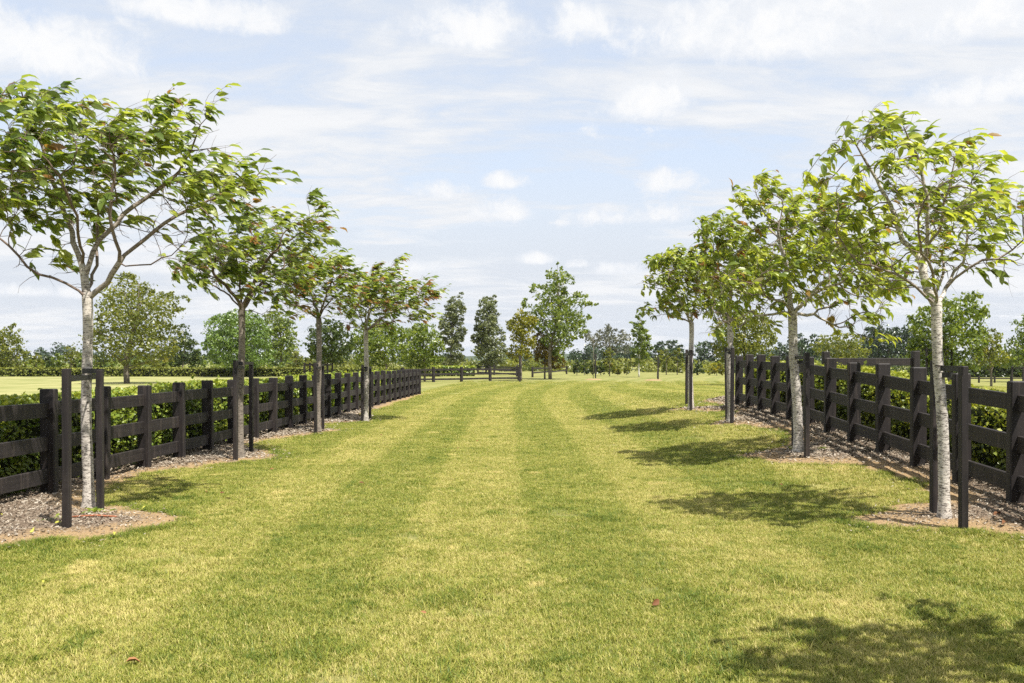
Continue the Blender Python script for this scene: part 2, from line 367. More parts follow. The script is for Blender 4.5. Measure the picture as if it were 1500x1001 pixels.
def bed(name, P, x0, x1, y0, y1):
    # sheet made of small cells clipped to the outline, gently mounded
    st = .11; xs = np.arange(x0, x1, st); ys = np.arange(y0, y1, st); gx, gy = np.meshgrid(xs, ys)
    ins = in_poly(P, gx, gy); ed = edge_dist(P, gx, gy); ed[~ins] = 0
    z = np.where(ins, .008 + .035 * np.clip(ed / .5, 0, 1), -.03) + RNG.normal(0, .004, gx.shape) + ground(gx, gy)
    i = np.arange(gx.size).reshape(gx.shape)
    q = np.stack([i[:-1, :-1], i[:-1, 1:], i[1:, 1:], i[1:, :-1]], -1).reshape(-1, 4)
    keep = ins.ravel()[q].any(1)
    v = np.stack([gx, gy, z], -1).reshape(-1, 3); q = q[keep]; u, inv = np.unique(q, return_inverse=True)
    o = tag(obj(name, mesh_np(name, v[u], inv.reshape(-1, 4), M['soil'], {'edge': ed.ravel()[u]}, True)), kind='structure')
    return o
bed('mulch_bed', LP, -7.6, -3.2, 3.5, 43.2); bed('mulch_bed', RP, 2.6, 8.6, 3.4, 25.6)
def chips(name, P, x0, x1, y0, y1, n):
    x = RNG.uniform(x0, x1, n); y = y0 + (y1 - y0) * RNG.random(n) ** 1.5
    ins = in_poly(P, x, y); ed = edge_dist(P, x, y); k = (ins & (RNG.random(n) < np.clip((ed - .08) / .45, .06, 1))) | (~ins & (RNG.random(n) < .09 * np.exp(-ed / .10))); x, y, ed = x[k], y[k], ed[k]; n = len(x)
    L = RNG.uniform(.007, .024, n) * np.clip(y / 11, .85, 2.4); Wd = L * RNG.uniform(.22, .5, n); a = RNG.uniform(0, 6.28, n); ti = RNG.normal(0, .35, n); t2 = RNG.normal(0, .3, n)
    D = np.stack([np.cos(a) * np.cos(ti), np.sin(a) * np.cos(ti), np.sin(ti)], 1); S = np.stack([-np.sin(a), np.cos(a), t2], 1)
    z = .012 + .035 * np.clip(ed / .5, 0, 1) + RNG.uniform(0, .018, n) + ground(x, y)
    C = np.stack([x, y, z], 1); N = np.cross(D, S)
    v = np.stack([C - D * L[:, None] - S * Wd[:, None], C + D * L[:, None] * .9 - S * Wd[:, None] * .7, C + D * L[:, None] + S * Wd[:, None] * .8, C - D * L[:, None] * .8 + S * Wd[:, None],
                  C + N * L[:, None] * .22], 1).reshape(-1, 3)
    b = np.arange(n)[:, None, None] * 5; f = (b + np.array([[0, 1, 4], [1, 2, 4], [2, 3, 4], [3, 0, 4]])[None]).reshape(-1, 3)
    tint = np.repeat(np.clip(RNG.beta(2.2, 2.0, n), 0, 1), 5)
    tag(obj(name, mesh_np(name, v, f, M['chip'], {'tint': tint})), 'weathered grey and tan bark chips covering the bed', 'bark chips', kind='stuff')
chips('bark_chips', LP, -7.4, -3.3, 3.5, 30, 120000); chips('bark_chips', RP, 2.7, 8.2, 3.4, 25.6, 170000)

# ------------------------------------------------------------------ grass: tufts of blades instanced over the turf (one object, stuff)
tufts = bpy.data.collections.new('grass_tufts')
def tuft(kind):
    n = 190 if kind < 5 else 50
    r = .13 * np.sqrt(RNG.random(n)); a = RNG.uniform(0, 6.28, n); bx, by = r * np.cos(a), r * np.sin(a)
    h = RNG.uniform(.011, .030, n) if kind < 5 else RNG.uniform(.035, .075, n)
    wd = RNG.uniform(.0012, .0024, n) if kind < 5 else RNG.uniform(.0022, .004, n)
    la = RNG.uniform(0, 6.28, n); ln = RNG.uniform(.5, 1.6, n) * h * (1 if kind < 5 else 1.2)
    d = np.stack([np.cos(la), np.sin(la), 0 * la], 1); s = np.stack([-np.sin(la), np.cos(la), 0 * la], 1) * wd[:, None]
    B = np.stack([bx, by, 0 * bx - .004], 1); up = np.zeros((n, 3)); up[:, 2] = h
    m1 = B + up * .6 + d * (ln * .35)[:, None]; tp = B + up + d * ln[:, None]
    v = np.stack([B - s, B + s, m1 - s * .8, m1 + s * .8, tp], 1).reshape(-1, 3)
    b = np.arange(n)[:, None, None] * 5; f = (b + np.array([[0, 1, 3], [0, 3, 2], [2, 3, 4]])[None]).reshape(-1, 3)
    tint = np.repeat(np.clip(RNG.normal(.5, .26, n) - (.28 if kind >= 5 else 0), 0, 1), 5)
    o = bpy.data.objects.new('grass_tuft', mesh_np('grass_tuft', v, f, M['blade'], {'tint': tint})); tufts.objects.link(o)
for k in range(7): tuft(k)
def scatter_grass():
    Ps = []; 
    for y0, y1, dens, sc_ in ((2.6, 9, 150, 1.0), (9, 15, 95, 1.15), (15, 24, 50, 1.4), (24, 75, 22, 1.9)):
        xa, xb = -.72 * y1 - 1.2, .72 * y1 + 1.2; xa, xb = max(xa, -6), min(xb, 12 if y1 < 30 else 30)
        n = int((xb - xa) * (y1 - y0) * dens); x = RNG.uniform(xa, xb, n); y = RNG.uniform(y0, y1, n)
        ok = ~(in_poly(LP, x, y) | in_poly(RP, x, y)) & (x > FL(y) - .3) & ((x < FR(y) + 1.5) | (y > 25.5)) & (RNG.random(n) < np.clip(1.12 - (y - 18) / 52, 0, 1))
        el = np.minimum(edge_dist(LP, x, y), edge_dist(RP, x, y))
        x, y, el = x[ok], y[ok], el[ok]; n = len(x)
        s = sc_ * RNG.uniform(.75, 1.25, n) * (1 + .35 * np.exp(-el / .12)); idx = RNG.integers(0, 5, n)
        Ps.append(np.stack([x, y, s, idx], 1))
    # coarse darker clumps
    cl = [px(215, 836), px(30, 962), px(60, 800), px(660, 880), px(700, 862), px(1190, 930), px(1180, 855), px(1060, 880), px(580, 860), px(1120, 850), px(640, 985), px(880, 760), px(420, 960), px(1400, 905), px(1250, 800), px(1050, 970)]
    for c in cl:
        n = 30; x = c.x + RNG.normal(0, .17, n); y = c.y + RNG.normal(0, .14, n)
        Ps.append(np.stack([x, y, RNG.uniform(.45, .85, n), RNG.integers(5, 7, n)], 1))
    # untrimmed blades along the bed edges and round the posts' feet
    n = 2600; i = RNG.integers(0, 1, n)
    for P, nn in ((LP[:-2], 800), (RP[:-2], 800)):
        P = np.array(P); j = RNG.integers(0, len(P) - 1, nn); t = RNG.random(nn)[:, None]; q = P[j] * (1 - t) + P[j + 1] * t + RNG.normal(0, .05, (nn, 2))
        Ps.append(np.stack([q[:, 0], q[:, 1], RNG.uniform(.4, .8, nn), RNG.integers(5, 7, nn)], 1))
    P = np.concatenate(Ps); n = len(P)
    me = bpy.data.meshes.new('lawn_grass'); me.vertices.add(n)
    me.vertices.foreach_set('co', np.stack([P[:, 0], P[:, 1], ground(P[:, 0], P[:, 1]) + .002], 1).astype(np.float32).ravel())
    for an, av in (('tsize', P[:, 2]), ('tidx', P[:, 3]), ('trot', RNG.uniform(0, 6.28, n))):
        a = me.attributes.new(an, 'FLOAT', 'POINT'); a.data.foreach_set('value', av.astype(np.float32))
    me.materials.append(M['blade'])
    o = tag(obj('lawn_grass', me), 'short mown grass blades of the striped lawn', 'grass', kind='stuff')
    g = bpy.data.node_groups.new('scatter_grass', 'GeometryNodeTree')
    g.interface.new_socket('Geometry', in_out='INPUT', socket_type='NodeSocketGeometry'); g.interface.new_socket('Geometry', in_out='OUTPUT', socket_type='NodeSocketGeometry')
    N = g.nodes; gi = N.new('NodeGroupInput'); go = N.new('NodeGroupOutput'); ip = N.new('GeometryNodeInstanceOnPoints')
    ci = N.new('GeometryNodeCollectionInfo'); ci.inputs[0].default_value = tufts; ci.inputs['Separate Children'].default_value = True; ci.inputs['Reset Children'].default_value = True
    def att(nm):
        a = N.new('GeometryNodeInputNamedAttribute'); a.data_type = 'FLOAT'; a.inputs['Name'].default_value = nm; return a.outputs['Attribute']
    cx = N.new('ShaderNodeCombineXYZ'); L = g.links
    L.new(att('trot'), cx.inputs[2]); L.new(cx.outputs[0], ip.inputs['Rotation']); L.new(att('tsize'), ip.inputs['Scale']); L.new(att('tidx'), ip.inputs['Instance Index'])
    ip.inputs['Pick Instance'].default_value = True
    L.new(gi.outputs[0], ip.inputs['Points']); L.new(ci.outputs[0], ip.inputs['Instance']); L.new(ip.outputs[0], go.inputs[0])
    md = o.modifiers.new('scatter', 'NODES'); md.node_group = g
scatter_grass()

# ------------------------------------------------------------------ fences
def post_mesh(h, wd=.185, ln=.10):
    b = MB(); b.box((0, 0, (h - .25) / 2), wd, ln, h + .25, None, .012); return b.mesh('post', M['wood_post'])
def fence(name, label, pts, h=1.3, zr=(1.065, .65, .245), rh=.172, rt=.045, wd=.185, ln=.10, rails=True, closed_end=True, group=None):
    """pts: ground positions of the posts in order"""
    pts = [on(p[0], p[1]) for p in pts]
    root = empty(name, pts[0], label, 'fence', group); pm = post_mesh(h, wd, ln)
    for i, p in enumerate(pts):
        t = pts[min(i + 1, len(pts) - 1)] - pts[max(i - 1, 0)]
        o = obj('post', pm, root, p - pts[0]); o.rotation_euler = (random.gauss(0, .006), random.gauss(0, .006), math.atan2(t.y, t.x) - math.pi / 2)
        o.scale.z = 1 + random.gauss(0, .009)
        if i + 1 == len(pts): break
        q = pts[i + 1]; L = (q - p).length
        for z in zr:
            b = MB(); b.box((0, 0, 0), L - .004, rt, rh * random.uniform(.97, 1.03), None, .006)
            r = obj('rail', b.mesh('rail', M['wood_rail']), root, (p + q) / 2 - pts[0] + Vector((0, 0, z + random.gauss(0, .006))))
            r.rotation_euler = (0, random.gauss(0, .004) - math.asin((q - p).z / L), math.atan2((q - p).y, (q - p).x))
    return root
fence('paddock_fence', 'long black three-rail fence with a clipped hedge and open paddock behind it',
      [(FL(10.4 + 1.26 * k), 10.4 + 1.26 * k) for k in range(-3, 27)], group='black post and rail fences')
RD = [8.74 + 1.17 * k for k in range(-3, 12)]
fence('paddock_fence', 'black three-rail fence casting striped shadows on bark chips, beside pale trunks in leaf',
      [(FR(d), d) for d in RD], group='black post and rail fences')
p0, p1 = Vector((7.5, 20.4)), Vector((9.6, 20.3))
fence('yard_fence', 'short black fence length showing above the gold hedge top', [p0, p1], h=1.28, zr=(1.04, .62, .24), rh=.175, wd=.19, ln=.15)
cf = [px(590, 561), px(635, 560), px(676, 559.4), px(718, 558.3), px(760, 558)]
fence('cross_fence', 'low black rail fence closing the left side of the avenue end', cf, h=1.24, zr=(1.02, .64, .24), rh=.15, wd=.2, ln=.2)
fence('far_fence', 'small dark fence running back behind the low cross fence', [px(700, 548), px(712, 548.6), px(724, 549.5), px(757, 552)], h=1.3, zr=(1.05, .65, .25), rh=.17, wd=.22)
fence('far_fence', 'short dark fence length behind the tallest pale-trunked tree', [px(780, 553), px(806, 550.5), px(830, 548.3)], h=1.15, zr=(.95, .5), rh=.17, wd=.22)
fence('far_fence', 'tiny low dark rail fence in the paddock before the far hedge', [px(x, 561) for x in (1405, 1434, 1457, 1481, 1505, 1530)], h=.55, zr=(.36,), rh=.1, wd=.14)

# ------------------------------------------------------------------ leaves, shared builder
LT = np.array([(0, 0, 0), (-.21, .30, .05), (0, .32, -.02), (.21, .30, .05), (-.19, .66, .015), (0, .68, -.05), (.19, .66, .015), (0, 1.0, -.16)])
LF = np.array([(0, 2, 1), (0, 3, 2), (1, 2, 5), (1, 5, 4), (2, 3, 6), (2, 6, 5), (4, 5, 7), (5, 6, 7)])
QT = np.array([(0, -.5, 0), (.42, .05, .12), (0, .55, -.05), (-.42, .0, .10)]); QF = np.array([(0, 1, 2), (0, 2, 3)])
def unit(a): return a / (np.linalg.norm(a, axis=-1, keepdims=True) + 1e-9)
def frames(D, N):
    D = unit(D); S = unit(np.cross(D, N)); N = np.cross(S, D); return S, D, N
def leaf_arrays(P, D, N, size, tint, T=LT, FT=LF, curl=None):
    S, D, N = frames(D, N); n, k = len(P), len(T)
    z = T[None, :, 2] * (curl[:, None] if curl is not None else 1)
    v = P[:, None] + size[:, None, None] * (T[None, :, 0, None] * S[:, None] + T[None, :, 1, None] * D[:, None] + z[..., None] * N[:, None])
    f = (np.arange(n)[:, None, None] * k + FT[None]).reshape(-1, 3)
    return v.reshape(-1, 3), f, np.repeat(tint, k)
leaf_protos = {}
def leaf_protos_for(mat):
    if mat.name not in leaf_protos:
        L = []
        for i, tv in enumerate(np.linspace(.05, .9, 7)):
            for cu in (.6, 1.5, 2.4):
                T = LT.copy(); T[:, 2] *= cu; L.append(mesh_np('leaf', T, LF, mat, {'tint': np.full(8, tv)}))
        leaf_protos[mat.name] = L
    return leaf_protos[mat.name]

# ------------------------------------------------------------------ avenue trees (grown into the measured crown volumes)
def volume_points(poly, d, n, tmax, tk=1.1, zoff=0.0):
    """points in the solid whose side view is the crown outline: thick in the middle, thin at the rim"""
    Pm = np.array([((x - 750) / F * d, H + (HY - y) / F * d) for x, y in poly]); lo, hi = Pm.min(0), Pm.max(0); out = []; c = 0
    while c < n:
        q = RNG.uniform(lo, hi, (n * 3, 2)); ok = in_poly(Pm, q[:, 0], q[:, 1]); q = q[ok]
        e = edge_dist(Pm, q[:, 0], q[:, 1]); th = np.minimum(tmax, .12 * tmax + tk * np.sqrt(e * tmax))
        y = RNG.uniform(-1, 1, len(q)) * th
        k = RNG.random(len(q)) < np.clip(th / tmax, .35, 1)
        q = np.stack([q[:, 0], d + y, q[:, 1]], 1)[k]; out.append(q); c += len(q)
    return np.concatenate(out)[:n], Pm
def grow(pos, par, A, step, infl, kill, iters=90):
    pos = [np.array(p) for p in pos]; par = list(par); Pn = np.array(pos)
    for it in range(iters):
        if len(A) == 0: break
        dd = np.linalg.norm(A[:, None] - Pn[None], axis=2); j = dd.argmin(1); dm = dd[np.arange(len(A)), j]
        act = dm < infl
        if not act.any(): break
        new = []; 
        for nidx in np.unique(j[act]):
            v = unit(A[act & (j == nidx)] - Pn[nidx]).sum(0)
            pd_ = Pn[nidx] - Pn[par[nidx]] if par[nidx] >= 0 else np.array([0, 0, 1.])
            v = unit(unit(v) + .35 * unit(pd_) + RNG.normal(0, .16, 3)); new.append((Pn[nidx] + v * step, nidx))
        if not new: break
        Pn = np.concatenate([Pn, np.array([q for q, _ in new])]); par += [k for _, k in new]
        dd2 = np.linalg.norm(A[:, None] - np.array([q for q, _ in new])[None], axis=2).min(1)
        A = A[np.minimum(dm, dd2) > kill]
    return Pn, np.array(par)
def skeleton_mesh(name, Pn, par, rad, mat, sides_big=12):
    n = len(Pn); ch = [[] for _ in range(n)]
    for i, p in enumerate(par):
        if p >= 0: ch[p].append(i)
    V, Fc, RA = [], [], []; nv = 0; stack = [(0, -1)]
    while stack:
        s, p = stack.pop(); chain = ([p] if p >= 0 else []) + [s]; k = s
        while ch[k]:
            c = sorted(ch[k], key=lambda q: -rad[q])
            for o_ in c[1:]: stack.append((o_, k))
            k = c[0]; chain.append(k)
        if len(chain) < 2: continue
        pts = Pn[chain]; rr = rad[chain].copy()
        if p >= 0: rr[0] = min(rr[0], rr[1] * 1.25)
        sd = sides_big if rr.max() > .03 else (6 if rr.max() > .010 else 4)
        T = unit(np.gradient(pts, axis=0)); u = unit(np.cross(T[0], [.3, .9, .2])); m = len(pts); ang = np.arange(sd) * 2 * np.pi / sd
        for i in range(m):
            u = unit(u - T[i] * (u @ T[i])); v = np.cross(T[i], u)
            V.append(pts[i] + rr[i] * (np.cos(ang)[:, None] * u + np.sin(ang)[:, None] * v)); RA.append(np.full(sd, rr[i]))
        i = np.arange((m - 1) * sd); a = nv + i; b = nv + (i // sd) * sd + (i % sd + 1) % sd
        Fc.append(np.stack([a, b, b + sd, a + sd], 1)); nv += m * sd
    return mesh_np(name, np.concatenate(V), np.concatenate(Fc), mat, {'rad': np.concatenate(RA)}, True)

def avenue_tree(label, base, poly, fork, limbs, leafmat, bark, n_attr=360, tmax=1.3, leaf=.13, per=4.0, droop=.25, wind=.95, brown=.03, r0=.085, parts=0, lowcut=.25, light=.5, seed=1, bare=None, dens=1.25):
    global RNG
    RNG = np.random.default_rng(seed)
    base = Vector(base); d = base.y; root = empty('avenue_tree', base, label, 'tree', 'young trees lining the mown avenue')
    A, Pm = volume_points(poly, d, int(n_attr * 3.6), tmax); ea = edge_dist(Pm, A[:, 0], A[:, 2]); A = A[ea > .05]; A = A + np.array([-.09 * wind, 0, -.07])
    ph = RNG.uniform(0, 6.28, 6); cn = sum(np.sin(A @ (unit(RNG.normal(0, 1, 3)) * f_) + p_) for f_, p_ in zip((5, 6, 7, 8, 9, 10), ph)); A = A[cn > -.9]
    fk = np.array(at(fork[0], fork[1], d)); b = np.array([base.x, base.y, base.z - .05])
    pos, par = [b], [-1]; nt = 14
    for k in range(1, nt + 1):
        t = k / nt; p = b * (1 - t) + fk * t + np.array([.022 * math.sin(t * 5 + seed), .015 * math.sin(t * 4 + 2 * seed), 0]) * (1 - t) * t * 4
        pos.append(p); par.append(len(pos) - 2)
    fi = len(pos) - 1
    if limbs is None:                                    # spread the main limbs by farthest-point choice in the crown
        ctr = A.mean(0); T = [A[np.argmax(np.linalg.norm(A - fk, axis=1))]]
        while len(T) < 7:
            dist = np.min([np.linalg.norm(A - q, axis=1) for q in T], axis=0); T.append(A[np.argmax(dist)])
        L3 = []
        for q in T:
            e = fk + (q - fk) * .62; mid = fk + (e - fk) * .5 + np.array([0, 0, .10 * np.linalg.norm(e - fk)]); L3.append([fk, mid, e])
    else:
        L3 = [[np.array(at(x, y, d + dy)) for x, y, dy in l] for l in limbs]
    for l in L3:
        sp = np.array(smooth_line(l, 8)); seg = np.r_[0, np.cumsum(np.linalg.norm(np.diff(sp, axis=0), axis=1))]
        m = max(3, int(seg[-1] / .13)); ss = np.linspace(0, seg[-1], m + 1); q = np.stack([np.interp(ss, seg, sp[:, i]) for i in range(3)], 1)
        Pn = np.array(pos[fi:]); st = fi + int(np.argmin(np.linalg.norm(Pn - q[0], axis=1))); prev = st
        for p in q[1:]:
            pos.append(p + RNG.normal(0, .012, 3)); par.append(prev); prev = len(pos) - 1
    Pn, par = grow(pos, par, A, .09, 2.5, .125)
    n = len(Pn); nch = np.zeros(n, int)
    for p in par[1:]: nch[p] += 1
    area = np.zeros(n)
    for i in range(n - 1, -1, -1):
        if nch[i] == 0: area[i] = .0032 ** 2.15
        if par[i] >= 0: area[par[i]] += area[i]
    rad = area ** (1 / 2.15); rad = .0030 * (rad / .0032) ** (math.log(r0 / .0030) / math.log(rad[fi] / .0032))
    hz = np.clip((Pn[:, 2]) / fk[2], 0, 1)
    for i in range(fi + 1): t = i / fi; rad[i] = r0 * (1.0 - .12 * t) * (1 + .6 * math.exp(-t * 22)) * (1 + .04 * math.sin(i * 2.1)) * (1.12 if t > .93 else 1)
    tr = obj('trunk', skeleton_mesh('trunk', Pn - np.array(base), par, rad, bark), root)
    # leafy shoots
    PD = unit(Pn - Pn[np.maximum(par, 0)]); thin = np.where((rad < .0085) & (np.arange(n) > fi + 2))[0]
    zl, zh = Pm[:, 1].min(), Pm[:, 1].max(); hf = (Pn[:, 2] - zl) / (zh - zl)
    ctr = np.array([Pm[:, 0].mean(), d, zl + .45 * (zh - zl)]); 
    prob = np.where(hf < .3, lowcut, 1.0) * np.where(rad < .0048, 1.0, .55)
    inside = np.linalg.norm((Pn - ctr) / np.array([np.ptp(Pm[:, 0]) / 2, tmax, (zh - zl) / 2]), axis=1); prob *= np.clip(.25 + inside * 1.1, .3, 1)
    if bare is not None: prob *= np.where(in_poly([((x - 750) / F * d, H + (HY - y) / F * d) for x, y in bare], Pn[:, 0], Pn[:, 2]), .22, 1)
    sel = np.repeat(thin, RNG.poisson(prob[thin] * dens * .9))
    m = len(sel); P0 = Pn[sel] + RNG.normal(0, .02, (m, 3)); SD = unit(PD[sel] + RNG.normal(0, .45, (m, 3)) + np.array([0, 0, .35])); L = RNG.uniform(.11, .27, m) * (leaf / .13)
    Wd = np.array([wind, 0, -droop]); tw = MB(); LPs, LD, LN, LS, LTi = [], [], [], [], []
    clump_t = np.clip(light + .8 * (RNG.random(m) - .55), 0, .86); isb = RNG.random(m) < brown
    nl = np.maximum(2, RNG.poisson(per, m)); shoots = []
    for i in range(m):
        T = np.linspace(0, 1, 4); pts = [P0[i] + SD[i] * L[i] * t + Wd * L[i] * .75 * t * t + np.array([0, 0, .10 * L[i] * t]) for t in T]; shoots.append(pts)
        pts = np.array(pts); tt = np.sort(RNG.uniform(.12, 1.0, nl[i])); tt[-1] = 1
        pp = np.stack([np.interp(tt, T, pts[:, c]) for c in range(3)], 1); tan = unit(pts[-1] - pts[0])
        k = nl[i]; sgn = np.where(np.arange(k) % 2, 1, -1)[:, None]; side = unit(np.cross(tan, [0, 0, 1.]) + 1e-3)
        D = .55 * tan + Wd[None] * RNG.uniform(.55, 1.25, (k, 1)) + sgn * side * .38 + RNG.normal(0, .24, (k, 3)) + np.array([0, 0, -.12])
        N = np.array([-.1, -.25, 1.0])[None] + RNG.normal(0, .52, (k, 3))
        LPs.append(pp); LD.append(D); LN.append(N); LS.append(leaf * 1.13 * RNG.uniform(.5, 1.2, k)); ti = np.clip(clump_t[i] + RNG.normal(0, .14, k), 0, .89); ti[(RNG.random(k) < .012) | isb[i]] = .97; LTi.append(ti)
    LPs, LD, LN, LS, LTi = [np.concatenate(q) for q in (LPs, LD, LN, LS, LTi)]
    LPs = LPs - np.array(base); cu = RNG.uniform(.4, 2.6, len(LPs))
    sb = thin[RNG.random(len(thin)) < .55]; sdb = unit(PD[sb] + RNG.normal(0, .6, (len(sb), 3))); lb = RNG.uniform(.1, .3, len(sb))[:, None]
    for t0 in range(len(sb)): shoots.append([Pn[sb[t0]] + sdb[t0] * lb[t0] * t + Wd * lb[t0] * .35 * t * t + RNG.normal(0, .008, 3) * (t > 0) for t in (0, .33, .66, 1)])
    m = len(shoots)
    tw = np.array(shoots) - np.array(base)               # thin shoot stems, three-sided
    S4 = np.array([(1, 0, 0), (-.5, .87, 0), (-.5, -.87, 0)]) ; rr = np.array([.0034, .0028, .0022, .0014]) * (leaf / .13)
    ang = np.array([0, 2.09, 4.19]); a1 = np.array([0, 1., 0]); 
    v = tw[:, :, None, :] + rr[None, :, None, None] * (np.cos(ang)[None, None, :, None] * np.array([0, 1., 0]) + np.sin(ang)[None, None, :, None] * np.array([-.4, 0, .9]))
    q = np.array([(j * 3 + k, j * 3 + (k + 1) % 3, j * 3 + 3 + (k + 1) % 3, j * 3 + 3 + k) for j in range(3) for k in range(3)])
    obj('twigs', mesh_np('twigs', v.reshape(-1, 3), (np.arange(m)[:, None, None] * 12 + q[None]).reshape(-1, 4), bark, {'rad': np.full(m * 12, .003)}), root)['kind'] = 'stuff'
    if parts:
        S_, D_, N_ = frames(LD, LN); wp = LPs + np.array(base); view = unit(wp - np.array([0, 0, H])); face = np.abs((N_ * view).sum(1))
        xpx = 750 + F * wp[:, 0] / wp[:, 1]; score = LS / wp[:, 1] * (.35 + face) * np.clip(1.3 - (wp[:, 1] - d) / tmax, .2, 3); score[(xpx < 8) | (xpx > 1492) | (LTi > .9)] = 0
        big = np.argsort(-score)[:parts]
    else: big = np.array([], int)
    rest = np.setdiff1d(np.arange(len(LPs)), big)
    vv, ff, tt = leaf_arrays(LPs[rest], LD[rest], LN[rest], LS[rest], LTi[rest], curl=cu[rest])
    crown = obj('crown', mesh_np('crown', vv, ff, leafmat, {'tint': tt}), root); crown['kind'] = 'stuff'
    if len(big):
        PR = leaf_protos_for(leafmat); S, D, N = frames(LD[big], LN[big])
        for i, j in enumerate(big):
            lo = obj('leaf', PR[int(np.clip(LTi[j] / .9 * 7, 0, 6)) * 3 + int(cu[j] > 1.1) + int(cu[j] > 1.9)], crown); s = LS[j]
            lo.matrix_basis = Matrix(((S[i][0] * s, D[i][0] * s, N[i][0] * s, LPs[j][0]), (S[i][1] * s, D[i][1] * s, N[i][1] * s, LPs[j][1]), (S[i][2] * s, D[i][2] * s, N[i][2] * s, LPs[j][2]), (0, 0, 0, 1)))
    return root

def Z(pts, s, ox, oy): return [(x / s + ox, y / s + oy) for x, y in pts]
T1P = Z([(0, 260), (35, 230), (20, 120), (45, 60), (100, 60), (110, 90), (160, 60), (200, 70), (215, 120), (290, 75), (300, 110), (370, 95), (395, 140), (450, 150), (510, 180), (550, 180), (590, 150), (640, 150), (660, 105), (740, 120), (795, 155), (740, 190), (720, 220), (770, 250), (770, 290), (830, 310), (900, 320), (910, 345), (985, 370), (960, 400), (920, 420), (940, 460), (890, 490), (850, 540), (830, 600), (860, 660), (760, 700), (700, 700), (620, 690), (580, 650), (500, 690), (440, 650), (380, 600), (300, 640), (250, 700), (280, 780), (240, 825), (160, 800), (130, 740), (80, 700), (90, 620), (0, 590), (-80, 560), (-120, 400), (-80, 280)], 2.44, 0, 90)
T1L = [[(128, 440, 0), (100, 415, -.1), (50, 398, -.25), (15, 362, -.3), (-20, 335, -.35)], [(128, 440, 0), (118, 385, .05), (95, 310, .2), (70, 250, .3), (48, 175, .2), (28, 128, .15)], [(132, 438, 0), (168, 398, -.1), (172, 360, -.25), (160, 310, -.4), (170, 240, -.5)],
       [(122, 400, .0), (150, 345, .15), (200, 300, .3), (260, 250, .3), (290, 195, .2), (312, 158, .15)], [(170, 385, -.1), (215, 345, -.1), (270, 310, 0), (340, 280, .1), (385, 245, .1)], [(170, 390, -.1), (215, 388, -.3), (250, 372, -.4)], [(118, 385, .05), (110, 320, -.4), (90, 270, -.7)], [(128, 440, 0), (140, 380, .4), (150, 300, .7), (200, 240, .8)]]
T2P = Z([(110, 250), (160, 180), (230, 130), (280, 60), (330, 60), (380, 80), (440, 100), (500, 70), (540, 30), (585, 60), (550, 120), (620, 150), (560, 160), (520, 200), (500, 240), (460, 300), (440, 380), (460, 470), (420, 480), (380, 420), (330, 420), (260, 380), (200, 370), (140, 350), (100, 370), (50, 330), (20, 230), (60, 190)], 2.327, 240, 270)
T3P = Z([(380, 330), (420, 260), (480, 230), (560, 230), (620, 220), (660, 260), (660, 330), (640, 400), (600, 450), (540, 440), (500, 470), (440, 430), (400, 390)], 2.327, 240, 270)
T4P = Z([(600, 420), (620, 330), (660, 290), (720, 270), (770, 290), (790, 235), (825, 230), (800, 290), (810, 330), (870, 320), (935, 290), (920, 330), (970, 350), (940, 385), (890, 400), (930, 440), (880, 470), (800, 480), (760, 500), (720, 480), (650, 490), (590, 480)], 2.327, 240, 270)
R1P = Z([(175, 90), (220, 80), (245, 120), (300, 170), (340, 190), (380, 180), (400, 240), (420, 190), (380, 130), (340, 100), (340, 60), (390, 45), (410, 70), (440, 100), (530, 140), (540, 190), (570, 210), (620, 180), (650, 210), (680, 230), (740, 200), (790, 215), (780, 260), (735, 270), (720, 330), (770, 360), (800, 390), (850, 420), (930, 420), (960, 500), (960, 700), (900, 700), (925, 800), (860, 820), (800, 790), (740, 800), (690, 790), (650, 760), (600, 800), (500, 850), (450, 890), (380, 860), (350, 810), (280, 760), (220, 770), (120, 750), (60, 700), (100, 600), (150, 550), (160, 490), (70, 390), (80, 280), (160, 290), (210, 330), (250, 320), (160, 270), (170, 215), (215, 220)], 2.78, 1160, 120)
R1L = [[(1372, 447, 0), (1340, 420, -.1), (1300, 395, -.2), (1255, 388, -.3)], [(1365, 440, 0), (1350, 385, .1), (1322, 350, .15), (1300, 290, .2), (1270, 240, .2), (1232, 178, .15)], [(1350, 385, .1), (1358, 330, -.1), (1350, 260, -.2), (1318, 172, -.2)], [(1375, 445, 0), (1395, 410, .2), (1412, 370, .3), (1420, 300, .4), (1430, 215, .3)],
       [(1385, 425, .1), (1430, 385, -.1), (1470, 378, -.2), (1500, 352, -.2)], [(1350, 385, .1), (1382, 320, -.3), (1398, 230, -.4)], [(1372, 447, 0), (1365, 400, -.4), (1345, 350, -.7), (1350, 300, -.9)], [(1372, 447, 0), (1380, 390, .5), (1385, 330, .9), (1360, 280, 1.0)]]
R2P = Z([(440, 60), (470, 50), (520, 30), (560, 60), (590, 75), (620, 55), (640, 80), (700, 90), (730, 130), (760, 180), (850, 200), (930, 250), (950, 400), (900, 430), (930, 500), (900, 590), (860, 540), (780, 560), (740, 480), (680, 460), (640, 440), (600, 470), (540, 520), (500, 520), (470, 500), (430, 520), (330, 560), (310, 540), (350, 480), (300, 440), (350, 400), (330, 330), (420, 300), (430, 250), (470, 200), (480, 150), (450, 110)], 2.176, 880, 240)
R3P = Z([(280, 140), (310, 160), (350, 140), (400, 150), (450, 200), (500, 250), (510, 330), (480, 400), (480, 470), (400, 490), (340, 480), (330, 400), (340, 330), (320, 250), (310, 200)], 2.176, 880, 240)
R4P = Z([(125, 290), (200, 280), (220, 265), (280, 270), (340, 290), (370, 360), (390, 420), (350, 470), (290, 490), (240, 490), (180, 490), (100, 450), (65, 445), (110, 440), (170, 450), (190, 420), (110, 370), (150, 350), (180, 340), (140, 310)], 2.176, 880, 240)
